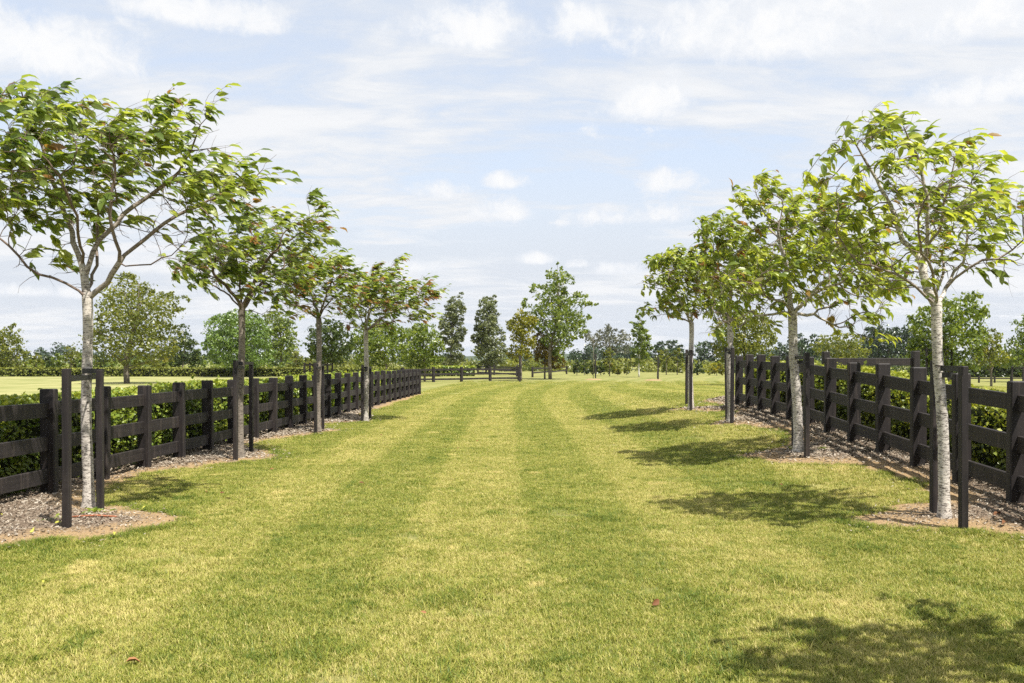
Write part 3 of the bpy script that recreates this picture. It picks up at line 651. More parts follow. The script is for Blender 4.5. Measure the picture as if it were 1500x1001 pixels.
CL, CR = M['cherry_l'], M['cherry_r']
t1 = avenue_tree('wind-swept tree with wide leafy crown, banded pale trunk and low red stick at its foot', px(130, 748), T1P, (128, 438), T1L, CL, M['bark_pale'], 430, 1.45, .135, 4.6, .22, 1.0, .015, .060, 300, .35, .45, 21, bare=[(90, 440), (90, 300), (130, 260), (260, 270), (290, 330), (260, 400), (170, 440)])
avenue_tree('wind-swept tree with dark slender trunk, between two black stakes, second along the hedged fence', px(352, 673), T2P, (354, 455), None, CL, M['bark_grey'], 380, 1.5, .135, 4.4, .22, 1.0, .05, .060, 300, .3, .40, 22)
avenue_tree('small wind-swept tree with reddish brown leaves, third along the hedged fence', px(466, 634), T3P, (467, 468), None, CL, M['bark_grey'], 330, 1.4, .14, 4.4, .2, 1.0, .14, .066, 0, .4, .42, 23)
avenue_tree('bushy wind-swept tree with many brown leaves, last along the hedged fence', px(536, 618), T4P, (536, 485), None, CL, M['bark_pale'], 400, 1.6, .15, 4.4, .2, 1.0, .15, .068, 0, .4, .42, 24)
r1 = avenue_tree('open-crowned tree with white limbs and smooth pale trunk, first along the sunlit chip bed', px(1384, 763), R1P, (1372, 447), R1L, CR, M['bark_white'], 350, 1.25, .115, 3.6, .22, .8, .012, .054, 300, .5, .5, 31, dens=1.15)
avenue_tree('dense light green tree with drooping low leaves, second along the chip bed', px(1170, 666), R2P, (1161, 460), None, CR, M['bark_white'], 470, 1.6, .13, 4.6, .34, .7, .02, .074, 300, .3, .52, 32)
avenue_tree('leafy tree with its trunk hidden behind two close black stakes', px(1070, 620), R3P, (1070, 478), None, CR, M['bark_pale'], 360, 1.5, .15, 4.6, .4, .6, .02, .07, 0, .5, .45, 33)
avenue_tree('spreading tree with thin pale trunk at the far end of the chip bed', px(1012, 601), R4P, (1013, 474), None, CR, M['bark_white'], 380, 1.7, .16, 4.4, .35, .7, .04, .07, 0, .5, .42, 34)
# the next tree of the right-hand row stands just outside the frame and shades the near turf
def copy_tree(o, loc, label):
    r = o.copy(); COL.objects.link(r); r.location = loc; r['label'] = label
    for c in o.children:
        k = c.copy(); COL.objects.link(k); k.parent = r
        for g in c.children:
            q = g.copy(); COL.objects.link(q); q.parent = k
    return r
r0 = copy_tree(r1, (3.72, 3.35, .0), 'open-crowned tree shading the near turf, next in the row along the chip bed')
r0.rotation_euler = (0, 0, R(14))

# ------------------------------------------------------------------ stakes and straps
def stakes(label, ps, hs, trunk, zt=1.5, rt=.08, sw=.066):
    root = empty('tree_stakes', trunk, label, 'stakes', 'black stakes with straps beside the trunks'); o0 = Vector(trunk)
    for i, (p, h) in enumerate(zip(ps, hs)):
        b = MB(); b.box((0, 0, (h - .3) / 2), sw, sw, h + .3, None, .005); s = obj('stake', b.mesh('stake', M['wood_post']), root, p - o0)
        s.rotation_euler = (random.gauss(0, .008), random.gauss(0, .008), random.uniform(-.1, .1))
        z = zt + (.0 if i == 0 else .065)
        # strap: flat band leaving the stake, looping round the trunk and coming back
        d = (p - o0); d.z = 0; L = d.length; u = d.normalized(); v = Vector((-u.y, u.x, 0)); b = MB(); hw = .026
        path = [u * (L - .0) + v * (sw / 2 + .004)] + [u * (L - sw) + v * (sw / 2 + .004)] + [Vector((math.cos(a) * u.x - math.sin(a) * u.y, math.cos(a) * u.y + math.sin(a) * u.x, 0)) * (rt + .006) for a in np.linspace(R(70), R(290), 12)] + [u * (L - sw) - v * (sw / 2 + .004)] + [u * L - v * (sw / 2 + .004)]
        for q in path: b.v += [(q.x, q.y, z - hw), (q.x, q.y, z + hw)]
        b.f += [(2 * k, 2 * k + 2, 2 * k + 3, 2 * k + 1) for k in range(len(path) - 1)]
        me = b.mesh('strap', M['strap']); st = obj('strap', me, root); sm = st.modifiers.new('thick', 'SOLIDIFY'); sm.thickness = .005; sm.offset = 0
    return root
stakes('two black stakes strapped to the banded trunk beside the red stick', [px(98, 779), px(147, 751)], (1.57, 1.55), px(130, 748), 1.47, .06)
stakes('two black stakes strapped to the dark slender trunk', [px(345, 676), px(368, 665)], (1.66, 1.62), px(352, 673), 1.55, .058)
stakes('two close black stakes at the small tree with brownish leaves', [px(462.5, 636), px(473, 632)], (1.62, 1.6), px(466.5, 634), 1.5, .065)
stakes('two black stakes at the last bushy tree of the hedged fence', [px(530.5, 618.5), px(542, 616)], (1.56, 1.5), px(536, 618), 1.42, .066)
stakes('two black stakes strapped to the smooth white trunk of the open-crowned tree', [px(1368, 757), px(1411, 778)], (1.56, 1.52), px(1384, 763), 1.42, .052)
stakes('two black stakes at the dense light green tree, one hiding behind its trunk', [px(1163, 654), px(1182, 674)], (1.5, 1.58), px(1170, 666), 1.42, .074)
stakes('two tall black stakes standing close together in front of a hidden trunk', [px(1065, 618), px(1072, 621.5)], (1.62, 1.62), px(1070, 620), 1.5, .07, .07)
stakes('two tall black stakes at the thin pale trunk farthest along the chip bed', [px(1005.5, 595), px(1012, 602.5)], (1.62, 1.62), px(1012, 601), 1.5, .07, .07)
# square guards round paddock trees
def guard(label, c, wd, h):
    root = empty('tree_guard', c, label, 'tree guard', 'dark square guards round paddock trees'); s = wd / 2
    for sx_, sy_ in ((-1, -1), (1, -1), (1, 1), (-1, 1)):
        b = MB(); b.box((sx_ * s, sy_ * s, (h - .3) / 2), .09, .09, h + .3, None, .01); obj('post', b.mesh('post', M['wood_post']), root)
    for k in range(4):
        b = MB(); b.box((0, 0, 0), wd - .1, .045, .09); o = obj('rail', b.mesh('rail', M['wood_rail']), root, (Vector((0, -s, h - .12)), Vector((s, 0, h - .12)), Vector((0, s, h - .12)), Vector((-s, 0, h - .12)))[k]); o.rotation_euler.z = k * math.pi / 2
guard('dark square guard round the deep green tree behind the hedged fence', (-10.2, 45, 0), 1.2, 1.62)
guard('dark square guard round the bushy tree behind the chip bed', (22.2, 45, 0), 1.3, 2.4)
guard('dark square guard standing in the paddock near the far right hedge', (36.2, 60, 0), 1.3, 1.35)

# ------------------------------------------------------------------ hedges
def hedge(name, label, path, width, hfun, mat, leaf=.055, dens=420, amp=.05, farscale=True, cat='hedge', group=None):
    """clipped hedge along path: dark twiggy core and a shell of leaves"""
    path = np.array(path, float); root = empty(name, (path[0][0], path[0][1], 0), label, cat, group); o0 = np.array([path[0][0], path[0][1], 0.])
    seg = np.linalg.norm(np.diff(path, axis=0), axis=1); cum = np.r_[0, np.cumsum(seg)]; Lt = cum[-1]
    def frame(s):
        p = np.stack([np.interp(s, cum, path[:, i]) for i in (0, 1)], 1); i = np.clip(np.searchsorted(cum, s) - 1, 0, len(seg) - 1); t = unit(path[i + 1] - path[i]); return p, t, np.stack([t[:, 1], -t[:, 0]], 1)
    m = max(3, int(Lt / .4)); s = np.linspace(.05, Lt - .05, m); p, t, nrm = frame(s); h = hfun(s); V = []
    prof = [(-.38, 0), (-.41, .5), (-.38, .86), (-.2, .92), (.2, .92), (.38, .86), (.41, .5), (.38, 0)]
    for a, z in prof:
        q = p + nrm * (a * width + RNG.normal(0, .02, m))[:, None]; V.append(np.concatenate([q, (z * h + RNG.normal(0, .02, m) - (.05 if z == 0 else 0) + ground(q[:, 0], q[:, 1]))[:, None]], 1))
    V = np.stack(V, 1).reshape(-1, 3) - o0; k = len(prof); i = np.arange((m - 1) * (k - 1)); a = (i // (k - 1)) * k + i % (k - 1)
    fcs = np.stack([a, a + k, a + k + 1, a + 1], 1)
    obj('stems', mesh_np('stems', V, fcs, M['twigs']), root)
    n = int(Lt * (width + 2 * float(np.mean(h))) * dens); s = RNG.uniform(0, Lt, n); p, t, nrm = frame(s); h = hfun(s)
    u = RNG.random(n) * (width + 2 * h); sidel = u < h; top = (u >= h) & (u < h + width)
    a = np.where(sidel, -width / 2, np.where(top, u - h - width / 2, width / 2)); z = np.where(sidel, u, np.where(top, h, u - h - width))
    N = np.concatenate([nrm * np.where(top, 0, np.sign(a))[:, None], np.where(top, 1.0, .12)[:, None]], 1)
    dep = np.abs(RNG.normal(0, amp * 1.5, n)) * RNG.choice([1, -1], n, p=[.75, .25]) - amp * .3
    lump = amp * 1.1 * np.sin(s * 3.1 + z * 4) * np.sin(s * 1.3 + a * 5)
    P = np.concatenate([p + nrm * a[:, None], z[:, None]], 1) - N * dep[:, None] + N * lump[:, None]; P[:, 2] = np.minimum(P[:, 2], h + np.where(RNG.random(n) < .04, .12, .025)) + ground(P[:, 0], P[:, 1])
    D = unit(N * .5 + RNG.normal(0, .7, (n, 3)) + np.array([0, 0, .25])); Nn = N + RNG.normal(0, .55, (n, 3)) + np.array([0, 0, .5])
    dist = np.hypot(P[:, 0], P[:, 1]); sz = leaf * RNG.uniform(.65, 1.35, n)
    if farscale: 
        fs = np.clip(dist / 15, 1, 2.4); keep = RNG.random(n) < 1 / fs ** 1.7; P, D, Nn, sz, top = P[keep], D[keep], Nn[keep], (sz * fs)[keep], top[keep]
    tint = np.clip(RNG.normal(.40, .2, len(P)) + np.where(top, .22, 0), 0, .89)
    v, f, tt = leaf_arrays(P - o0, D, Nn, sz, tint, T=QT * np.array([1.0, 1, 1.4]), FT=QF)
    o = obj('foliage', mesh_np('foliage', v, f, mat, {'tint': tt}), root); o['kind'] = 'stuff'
    return root
RNG = np.random.default_rng(5)
hedge('clipped_hedge', 'clipped glossy green hedge running behind the long left fence of the avenue', [(FL(d) - .78, d) for d in (6.2, 20, 41)], .78, lambda s: 1.16 + .03 * np.sin(s * .7) + .05 * np.clip(s / 30, 0, 1), M['hedge'], .062, 520)
hedge('clipped_hedge', 'gold-green clipped hedge behind the fence that borders the chip bed', [(FR(d) + .85, d) for d in (4.5, 12, 17, 22.5)], .8, lambda s: .88 + .12 * np.clip((s - 8) / 8, 0, 1) + .02 * np.sin(s * .8), M['hedge_y'], .058, 520)
hedge('far_hedge', 'long low straight hedge across the far side of the left paddock', [(-62, 98), (-30, 98), (-8, 98)], 1.3, lambda s: .95 + .03 * np.sin(s * .4), M['hedge_far'], .26, 42, .06, False)
hedge('far_hedge', 'low bright hedge behind the cross fence at the avenue end', [(-11, 100), (-4.4, 101)], 1.2, lambda s: 1.15 + 0 * s, M['hedge'], .26, 42, .06, False)
hedge('far_hedge', 'dark uneven hedge across the right-hand paddock', [(44, 93), (80, 95)], 1.6, lambda s: 1.15 + .12 * np.sin(s * .5) * np.sin(s * 1.3), M['bg_dark'], .3, 34, .1, False)
hedge('gold_hedge', 'gold-topped hedge behind the short black fence length', [(7.4, 21.7), (9.5, 21.7)], .9, lambda s: 1.02 + 0 * s, M['hedge_y'], .09, 160, .06, False)
RNG = np.random.default_rng(6)
n = 1600; mx = RNG.uniform(21, 31, n) ; my = RNG.uniform(185, 205, n); tm = RNG.uniform(1.7, 2.35, n)
P = np.stack([mx, my, tm * RNG.uniform(.5, 1, n)], 1); D = unit(RNG.normal(0, .5, (n, 3)) + np.array([0, 0, .7]))
v, f, tt = leaf_arrays(P, D, RNG.normal(0, 1, (n, 3)), np.full(n, .95), RNG.random(n), T=QT, FT=QF)
tag(obj('maize_crop', mesh_np('maize_crop', v, f, M['maize'])), 'pale strip of tall crop beyond the lawn', 'crop', kind='stuff')

# ------------------------------------------------------------------ background trees (clumps of small leaf faces inside measured volumes)
def poly_area(P): P = np.array(P); x, y = P[:, 0], P[:, 1]; return .5 * abs(np.dot(x, np.roll(y, -1)) - np.dot(y, np.roll(x, -1)))
NB = [0]
def bg_tree(label, poly, d, mat, trunk_x=None, bark='bark_bg', name='tree', cover=2.6, leafpx=3.4, clump=.15, tmax=None, r=.018, wind=0.0, cat='tree', group='trees beyond the avenue', hang=0.0, limbs=7):
    global RNG
    NB[0] += 1; RNG = np.random.default_rng(100 + NB[0])
    xs = [p[0] for p in poly]; ys = [p[1] for p in poly]; cx = trunk_x if trunk_x is not None else (min(xs) + max(xs)) / 2
    Wm = (max(xs) - min(xs)) / F * d; Hm = (max(ys) - min(ys)) / F * d; tm = tmax or min(Wm * .48, 6)
    base = Vector(((cx - 750) / F * d, d, 0)); root = empty(name, base, label, cat, group)
    leaf = leafpx * d / F; ncl = int(np.clip(poly_area(poly) / 11, 40, 420)); rc = clump * .8 * min(Wm, Hm)
    C, Pm = volume_points(poly, d, ncl, tm); e = edge_dist(Pm, C[:, 0], C[:, 2])
    n = int(np.clip(1.5 * cover * poly_area(poly) / (leafpx ** 2 * .42), 300, 14000))
    k = RNG.integers(0, ncl, n); rr = np.minimum(rc * RNG.uniform(.7, 1.25, ncl), np.maximum(e * 1.2, leaf * 1.1))[k]
    off = unit(RNG.normal(0, 1, (n, 3))) * (RNG.random(n) ** .45 * rr)[:, None] * np.array([1.1, 1, .75])
    P = C[k] + off; P[:, 2] = np.maximum(P[:, 2], .1)
    Nn = unit(off) + RNG.normal(0, .5, (n, 3)) + np.array([0, 0, .7]); D = RNG.normal(0, .7, (n, 3)) + np.array([wind, 0, -.2 - hang])
    ct = RNG.normal(.45, .17, ncl); tint = np.clip(ct[k] + RNG.normal(0, .16, n), 0, .92); 
    v, f, tt = leaf_arrays(P - np.array(base), D, Nn, leaf * RNG.uniform(.6, 1.35, n), tint, T=QT * np.array([1, 1.15, 1]), FT=QF)
    cr = obj('crown', mesh_np('crown', v, f, mat, {'tint': tt}), root); cr['kind'] = 'stuff'
    b = MB(); top = Pm[:, 1].max(); zt = top * .9; jx = .03 * Wm; r0_ = max(r * top, .05)
    ct_x = np.array([C[np.abs(C[:, 2] - z * zt) < .2 * Hm + .3][:, 0].mean() if (np.abs(C[:, 2] - z * zt) < .2 * Hm + .3).any() else base.x for z in (.0, .3, .6, .85, 1)])
    ct_x[0] = base.x; ct_x[1] = base.x
    tp = [(ct_x[i] - base.x, 0, (-.1, .3, .6, .85, 1)[i] * (zt if i else 1)) for i in range(5)]
    b.tube(smooth_line(tp, 3), list(np.interp(np.linspace(0, 1, 13), [0, .4, 1], [r0_ * 1.15, r0_ * .75, r0_ * .12])), 7)
    for q in C[RNG.choice(ncl, min(limbs, ncl), replace=False)] - np.array(base):
        z0 = max(q[2] * .62, .12 * top); x0 = np.interp(z0 / zt, (0, .3, .6, .85, 1), ct_x) - base.x
        b.tube([(x0, 0, z0), (x0 * .45 + q[0] * .55, q[1] * .5, z0 + (q[2] - z0) * .6), tuple(q)], [r0_ * .38, r0_ * .25, r0_ * .1], 4)
    obj('trunk', b.mesh('trunk', M[bark], True), root)
    return root
G, OL, DK, GY, YL, FRW, FLF = [M['bg_' + k] for k in ('green', 'olive', 'dark', 'grey', 'yellow', 'far', 'fluffy')]
z3 = lambda p: Z(p, 5.56, 600, 400); z4 = lambda p: Z(p, 5.0, 740, 370); z5 = lambda p: Z(p, 7.5, 860, 440); zr = lambda p: Z(p, 5.56, 1300, 400)
bg_tree('pale green pointed tree at the far left beyond the paddock hedge', [(-22, 500), (-8, 484), (8, 482), (20, 473), (27, 484), (30, 500), (38, 520), (40, 541), (-22, 541)], 112, OL, 20, wind=.4)
bg_tree('large airy yellow-green tree standing alone in the left paddock', [(128, 485), (140, 480), (150, 468), (147, 450), (160, 440), (163, 420), (178, 408), (190, 399), (205, 405), (212, 418), (222, 425), (240, 428), (258, 430), (278, 437), (262, 450), (252, 468), (258, 490), (250, 505), (268, 512), (245, 530), (215, 540), (185, 536), (150, 536), (138, 515)], 65.5, OL, 186, cover=2.2, leafpx=3.6, r=.024, wind=.6, limbs=14)
bg_tree('dark conifer between the airy paddock tree and the round fluffy one', [(246, 537), (252, 505), (262, 480), (272, 473), (278, 492), (288, 505), (298, 537)], 118, DK, 268)
bg_tree('round fluffy bright green tree beside the far paddock hedge', [(299, 505), (303, 480), (315, 465), (330, 458), (350, 452), (372, 455), (390, 470), (396, 490), (400, 512), (398, 530), (372, 540), (340, 543), (318, 535), (303, 522)], 94, FLF, 350, cover=3.6, leafpx=2.8, clump=.13, hang=.5)
bg_tree('tall grey-green tree right behind the round fluffy one', [(386, 466), (398, 456), (412, 451), (425, 458), (432, 480), (438, 505), (432, 537), (392, 537)], 135, G, 412)
bg_tree('small yellowish pyramid conifer by the far paddock hedge', [(418, 540), (428, 522), (434, 509), (440, 522), (448, 540)], 104, OL, 434)
bg_tree('deep green leafy tree inside the square guard behind the left fence', [(448, 500), (452, 486), (462, 474), (485, 468), (508, 476), (518, 500), (514, 526), (480, 534), (455, 524)], 45, DK, 467, cover=3, leafpx=4.2)
bg_tree('leafy mid green tree behind the bushy brown-leaved one', [(510, 500), (522, 480), (545, 468), (575, 470), (596, 480), (602, 505), (596, 530), (560, 538), (520, 534)], 66, G, 566, cover=3.0, leafpx=3.6)
bg_tree('broad pale green tree beside the twin wind-bent tall trees', [(588, 500), (596, 482), (615, 470), (634, 476), (646, 492), (652, 510), (648, 532), (620, 541), (592, 536)], 72, G, 622, cover=3.0, leafpx=3.6)
bg_tree('tall grey-green tree bent by wind, the left of a pair', z3([(235, 420), (270, 350), (290, 280), (340, 200), (380, 170), (440, 155), (430, 190), (450, 260), (455, 330), (440, 420), (460, 460), (430, 560), (440, 680), (420, 770), (270, 770), (300, 600), (240, 480)]), 116, GY, 661, cover=3.6, leafpx=2.9, wind=1.0)
bg_tree('tall silvery tree bent by wind, the right of a pair', z3([(490, 520), (530, 480), (530, 400), (550, 300), (580, 190), (620, 190), (650, 210), (695, 185), (710, 250), (705, 310), (750, 360), (745, 440), (770, 500), (770, 560), (790, 620), (760, 770), (560, 770), (540, 600)]), 116, GY, 717, cover=3.6, leafpx=2.9, wind=1.0)
bg_tree('small round-headed tree on a thin white stem behind the cross fence', z3([(490, 645), (540, 600), (600, 578), (660, 615), (705, 650), (650, 682), (600, 692), (540, 684)]), 130, OL, 707.5, 'bark_bgw', cover=3, leafpx=2.6, r=.014)
bg_tree('yellowing tree tied to a dark stake at the end of the cross fence', z4([(5, 530), (45, 450), (60, 470), (100, 400), (130, 430), (200, 440), (230, 480), (215, 560), (230, 600), (220, 700), (190, 780), (110, 800), (50, 790), (15, 740), (30, 600)]), 76, YL, 763, cover=2.7, leafpx=3.1, r=.016, wind=.3)
bg_tree('tallest tree with tiered open branches and pale trunk at the avenue end', z4([(375, 60), (400, 55), (410, 100), (440, 120), (480, 170), (505, 200), (495, 250), (440, 260), (430, 290), (520, 290), (615, 290), (600, 320), (590, 350), (690, 370), (640, 390), (560, 390), (570, 440), (640, 480), (590, 520), (600, 580), (560, 620), (510, 640), (490, 700), (440, 740), (430, 800), (370, 810), (340, 740), (300, 700), (260, 640), (230, 560), (150, 520), (190, 460), (130, 440), (120, 380), (145, 325), (190, 370), (240, 360), (170, 320), (190, 290), (178, 215), (210, 208), (240, 250), (290, 230), (340, 200), (295, 180), (305, 138), (350, 120), (370, 130)]), 81.5, G, 806, cover=2.2, leafpx=3.3, clump=.09, r=.0145, wind=.5, limbs=26)
bg_tree('small bronze and yellow tree under the tallest tree', z4([(195, 620), (260, 560), (310, 640), (380, 720), (440, 760), (430, 830), (360, 850), (300, 840), (230, 800), (205, 710)]), 83, M['bg_bronze'], 798, cover=2.6, leafpx=3.0)
bg_tree('grey gum tree with billowing umbrella crown on the skyline', z5([(-40, 380), (30, 340), (90, 360), (130, 300), (190, 265), (260, 270), (310, 310), (330, 345), (380, 318), (430, 340), (470, 390), (490, 480), (480, 580), (400, 600), (300, 560), (200, 520), (100, 540), (0, 480), (-60, 440)]), 290, M['bg_gum'], 893, cover=1.7, leafpx=2.6, r=.02, limbs=16, clump=.12)
bg_tree('small olive and dark evergreen near the staked bare sapling', z5([(180, 570), (230, 525), (290, 560), (320, 640), (310, 800), (185, 800)]), 100, OL, 893)
bg_tree('narrow upright green tree on a pale stem right of the bare sapling', z5([(560, 130), (620, 140), (640, 200), (620, 280), (650, 330), (690, 400), (712, 520), (700, 640), (600, 692), (520, 692), (480, 600), (490, 480), (500, 400), (468, 300), (478, 240), (530, 220)]), 93, G, 936, 'bark_bgw', cover=3.0, leafpx=3.0, r=.012)
bg_tree('thin young tree on a dark stake in a ring of chips', z5([(735, 600), (770, 555), (830, 560), (865, 620), (850, 720), (790, 740), (745, 700)]), 86, M['bg_olive'], 963, cover=1.6, leafpx=2.6)
bg_tree('pale sapling left of a twin at the lawn edge', z5([(815, 560), (850, 490), (890, 520), (925, 600), (920, 770), (830, 790)]), 110, OL, 976, cover=2.2, leafpx=2.6)
bg_tree('pale yellow-green sapling, right of its twin at the lawn edge', z5([(925, 600), (960, 510), (1010, 495), (1050, 560), (1065, 680), (1050, 790), (940, 790)]), 112, OL, 992, cover=2.2, leafpx=2.6)
bg_tree('dark domed tree on the skyline behind the pale saplings', [(950, 528), (957, 508), (968, 500), (985, 497), (997, 502), (1004, 515), (1006, 530)], 290, FRW, 980)
bg_tree('small dark conifer right of the farthest black stakes', z5([(1165, 810), (1185, 720), (1220, 650), (1255, 710), (1280, 810)]), 108, DK, 1022)
bg_tree('golden rounded shrub at the lawn edge right of the farthest stakes', z5([(1330, 800), (1350, 720), (1420, 690), (1490, 700), (1530, 760), (1520, 815), (1340, 815)]), 104, YL, 1050, name='shrub', cat='shrub')
bg_tree('broad dark tree beyond the lawn right of the thin pale trunk', [(1014, 531), (1018, 508), (1030, 498), (1045, 502), (1062, 496), (1072, 506), (1075, 531)], 240, FRW, 1042)
bg_tree('olive round-crowned tree behind the two close tall stakes', [(1046, 484), (1060, 462), (1085, 449), (1110, 454), (1128, 470), (1133, 500), (1130, 526), (1090, 536), (1050, 530)], 58, OL, 1092, cover=2.8, leafpx=3.6)
bg_tree('dark far tree showing left of the dense light green avenue tree', [(1136, 530), (1141, 508), (1150, 494), (1165, 488), (1185, 492), (1210, 494), (1216, 530)], 230, FRW, 1172)
bg_tree('loose yellow-olive tree above the short black fence length', [(1188, 508), (1205, 492), (1240, 486), (1264, 496), (1272, 515), (1264, 532), (1210, 533)], 88, OL, 1230, cover=2.0)
bg_tree('large dark far tree behind the loose yellow-olive one', [(1244, 531), (1254, 500), (1266, 482), (1290, 475), (1312, 480), (1332, 476), (1348, 490), (1352, 531)], 225, FRW, 1300, cover=3.2)
bg_tree('bushy bright green tree in a guard behind the smooth white trunk', zr([(165, 405), (215, 370), (240, 320), (300, 260), (420, 230), (540, 180), (600, 148), (680, 160), (745, 220), (735, 290), (845, 350), (780, 380), (740, 440), (760, 560), (720, 700), (700, 790), (480, 800), (300, 760), (170, 640), (230, 560), (195, 480)]), 45, G, 1390, cover=3.0, leafpx=4.6, clump=.11)
bg_tree('lighter spreading tree right of the bushy guarded one', zr([(700, 470), (780, 430), (850, 460), (945, 510), (890, 580), (955, 640), (995, 690), (900, 765), (740, 780), (690, 640)]), 52, OL, 1452, cover=2.4, leafpx=3.8, clump=.12)
bg_tree('green paddock tree with a tall sprig, farthest along the right hedge', zr([(900, 700), (960, 590), (1040, 525), (1060, 400), (1130, 330), (1240, 420), (1290, 560), (1280, 760), (920, 770)]), 70, G, 1502, cover=2.2)
for x, yt, wd, lab in ((845, 528, 13, 'leftmost of the dark rounded shrubs beyond the tallest tree'), (856, 526, 14, 'dark rounded shrub just left of the bare sapling stake'), (868, 529, 12, 'dark rounded shrub directly behind the bare sapling'), (880, 527, 14, 'dark rounded shrub left of the olive evergreen'), (905, 536, 8, 'tiny dark shrub right of the olive evergreen'), (918, 535, 10, 'small grey shrub left of the narrow upright tree')):
    bg_tree(lab, [(x - wd / 2, 548), (x - wd * .55, (yt + 548) / 2), (x - wd * .25, yt), (x + wd * .3, yt + 1), (x + wd * .55, (yt + 548) / 2), (x + wd / 2, 548)], 107 + x % 5, DK if yt < 533 else OL, x, name='shrub', cat='shrub', leafpx=2.8, group='shrubs at the edge of the far lawn')
# row of orchard trees behind the far paddock hedge
spec = [(52, 516, 20), (70, 520, 14), (84, 514, 18), (104, 504, 26), (124, 512, 22), (146, 518, 20), (232, 514, 26), (290, 512, 22), (452, 520, 26), (-10, 512, 30)]
kinds = [('olive sapling', OL), ('dark shrubby tree', DK), ('green orchard tree', G)]
where = ['just right of the pointed tree', 'a little farther along the far hedge', 'left of a taller neighbour', 'tallest of the low hedge-side row', 'seen just left of the banded trunk', 'behind the airy tree, on its left', 'behind the airy tree, on its right', 'left of the round fluffy tree', 'right of the yellowish conifer', 'half out of view past the pointed tree']
for i, (x, yt, wd) in enumerate(spec):
    nm, mt = kinds[(0, 1, 2, 0, 2, 1, 0, 2, 0, 2)[i]]
    h_ = wd / 2; bg_tree('low ' + nm + ' ' + where[i], [(x - h_, 541), (x - h_ * 1.1, 530), (x - h_ * .7, (yt + 530) / 2), (x - h_ * .2, yt), (x + h_ * .3, yt + 2), (x + h_ * .8, (yt + 530) / 2), (x + h_ * 1.1, 532), (x + h_, 541)], 110 + 3 * (i % 4), mt, x, group='low trees behind the far paddock hedge')
# far-off woods that read as one mass
def wood(name, label, band, d, depth, n, mat):
    """band: skyline in photo columns/rows"""
    global RNG
    RNG = np.random.default_rng(int(d) + n); xs = np.array([b[0] for b in band], float); ys = np.array([b[1] for b in band], float)
    nc = n // 90; cx = RNG.uniform(xs[0], xs[-1], nc); cd = d + RNG.uniform(0, depth, nc); top = np.interp(cx, xs, ys) + RNG.uniform(-2, 7, nc)
    ht = H + (HY - top) / F * d; rc = np.clip(ht * .32, 1.5, 6); cz = RNG.uniform(.35, 1.0, nc) * ht - rc * .7
    C = np.stack([(cx - 750) / F * cd, cd, np.maximum(cz, rc * .4)], 1); k = RNG.integers(0, nc, n)
    off = unit(RNG.normal(0, 1, (n, 3))) * (RNG.random(n) ** .4 * rc[k])[:, None]
    ct = RNG.normal(.42, .2, nc); tint = np.clip(ct[k] + RNG.normal(0, .12, n), 0, .9)
    P = C[k] + off; P[:, 2] = np.maximum(P[:, 2], .2)
    v, f, tt = leaf_arrays(P, RNG.normal(0, 1, (n, 3)), unit(off) + RNG.normal(0, .4, (n, 3)) + np.array([0, 0, .5]), 3.2 * d / F * RNG.uniform(.7, 1.6, n), tint, T=QT, FT=QF)
    tag(obj(name, mesh_np(name, v, f, mat, {'tint': tt})), label, 'woodland', kind='stuff')
wood('distant_wood', 'dark far-off wood on the skyline left of the banded trunk', [(-60, 512), (36, 514), (60, 504), (90, 498), (112, 496), (126, 502), (150, 510), (250, 508), (330, 505)], 440, 60, 9000, FRW)
wood('distant_wood', 'far-off line of trees low behind the twin wind-bent trees', [(330, 508), (400, 500), (440, 512), (560, 508), (690, 514), (760, 512), (800, 508), (850, 512)], 330, 50, 9000, FRW)
wood('distant_wood', 'dark far-off wood below the grey gum tree', [(838, 512), (860, 500), (900, 500), (930, 504), (960, 512), (1015, 514)], 330, 40, 6000, FRW)
wood('distant_wood', 'dark far-off wood running along the right-hand skyline', [(1060, 508), (1120, 504), (1200, 498), (1260, 492), (1340, 488), (1380, 500), (1440, 510), (1500, 505), (1580, 508)], 300, 60, 11000, FRW)
wood('hedgerow_trees', 'mid-distance green thicket behind the cross fence and bent trees', [(440, 522), (520, 514), (600, 518), (640, 520), (690, 522), (745, 520), (790, 524), (830, 524)], 150, 25, 8000, OL)

wood('far_thicket', 'green thicket along the far lawn edge behind the staked saplings', [(826, 530), (870, 532), (930, 533), (960, 526), (1000, 528), (1060, 524), (1075, 526)], 135, 20, 4200, OL)
wood('far_thicket', 'leafy thicket behind the right-hand hedge and short black fence', [(1060, 522), (1130, 518), (1200, 514), (1290, 516), (1350, 512), (1420, 522), (1470, 520), (1560, 516)], 125, 25, 8000, DK)
wood('far_thicket', 'leafy thicket behind the far paddock hedge', [(-60, 528), (40, 526), (120, 524), (230, 520), (300, 522), (400, 524), (450, 528)], 122, 12, 7000, G)
# staked bare sapling, extra dark stakes, chip rings
def single_stake(label, p, h, wd=.13):
    b = MB(); b.box((0, 0, (h - .2) / 2), wd, wd, h + .2, None, .01); o = obj('stake', b.mesh('stake', M['wood_post'])); o.location = p; tag(o, label, 'stake', 'single dark stakes on the far lawn')
single_stake('dark stake beside the bare sapling', px(872.3, 554.2), 2.5); single_stake('dark stake under the thin young tree in chips', px(964, 556.5), 2.1)
single_stake('dark stake at the foot of the yellowing tree', px(761.5, 559.5), 2.2, .16); single_stake('dark stake at the foot of the bronze and yellow tree', px(798, 555.5), 2.6, .16)
rt = empty('sapling', px(869, 554.5), 'bare thin sapling tied to a dark stake on the far lawn', 'sapling'); b = MB(); dS = px(869, 554.5).y; hS = (554.5 - 496) / F * dS
b.tube([(0, 0, -.05), (.04, 0, hS * .5), (.02, 0, hS)], [.035, .028, .012], 6)
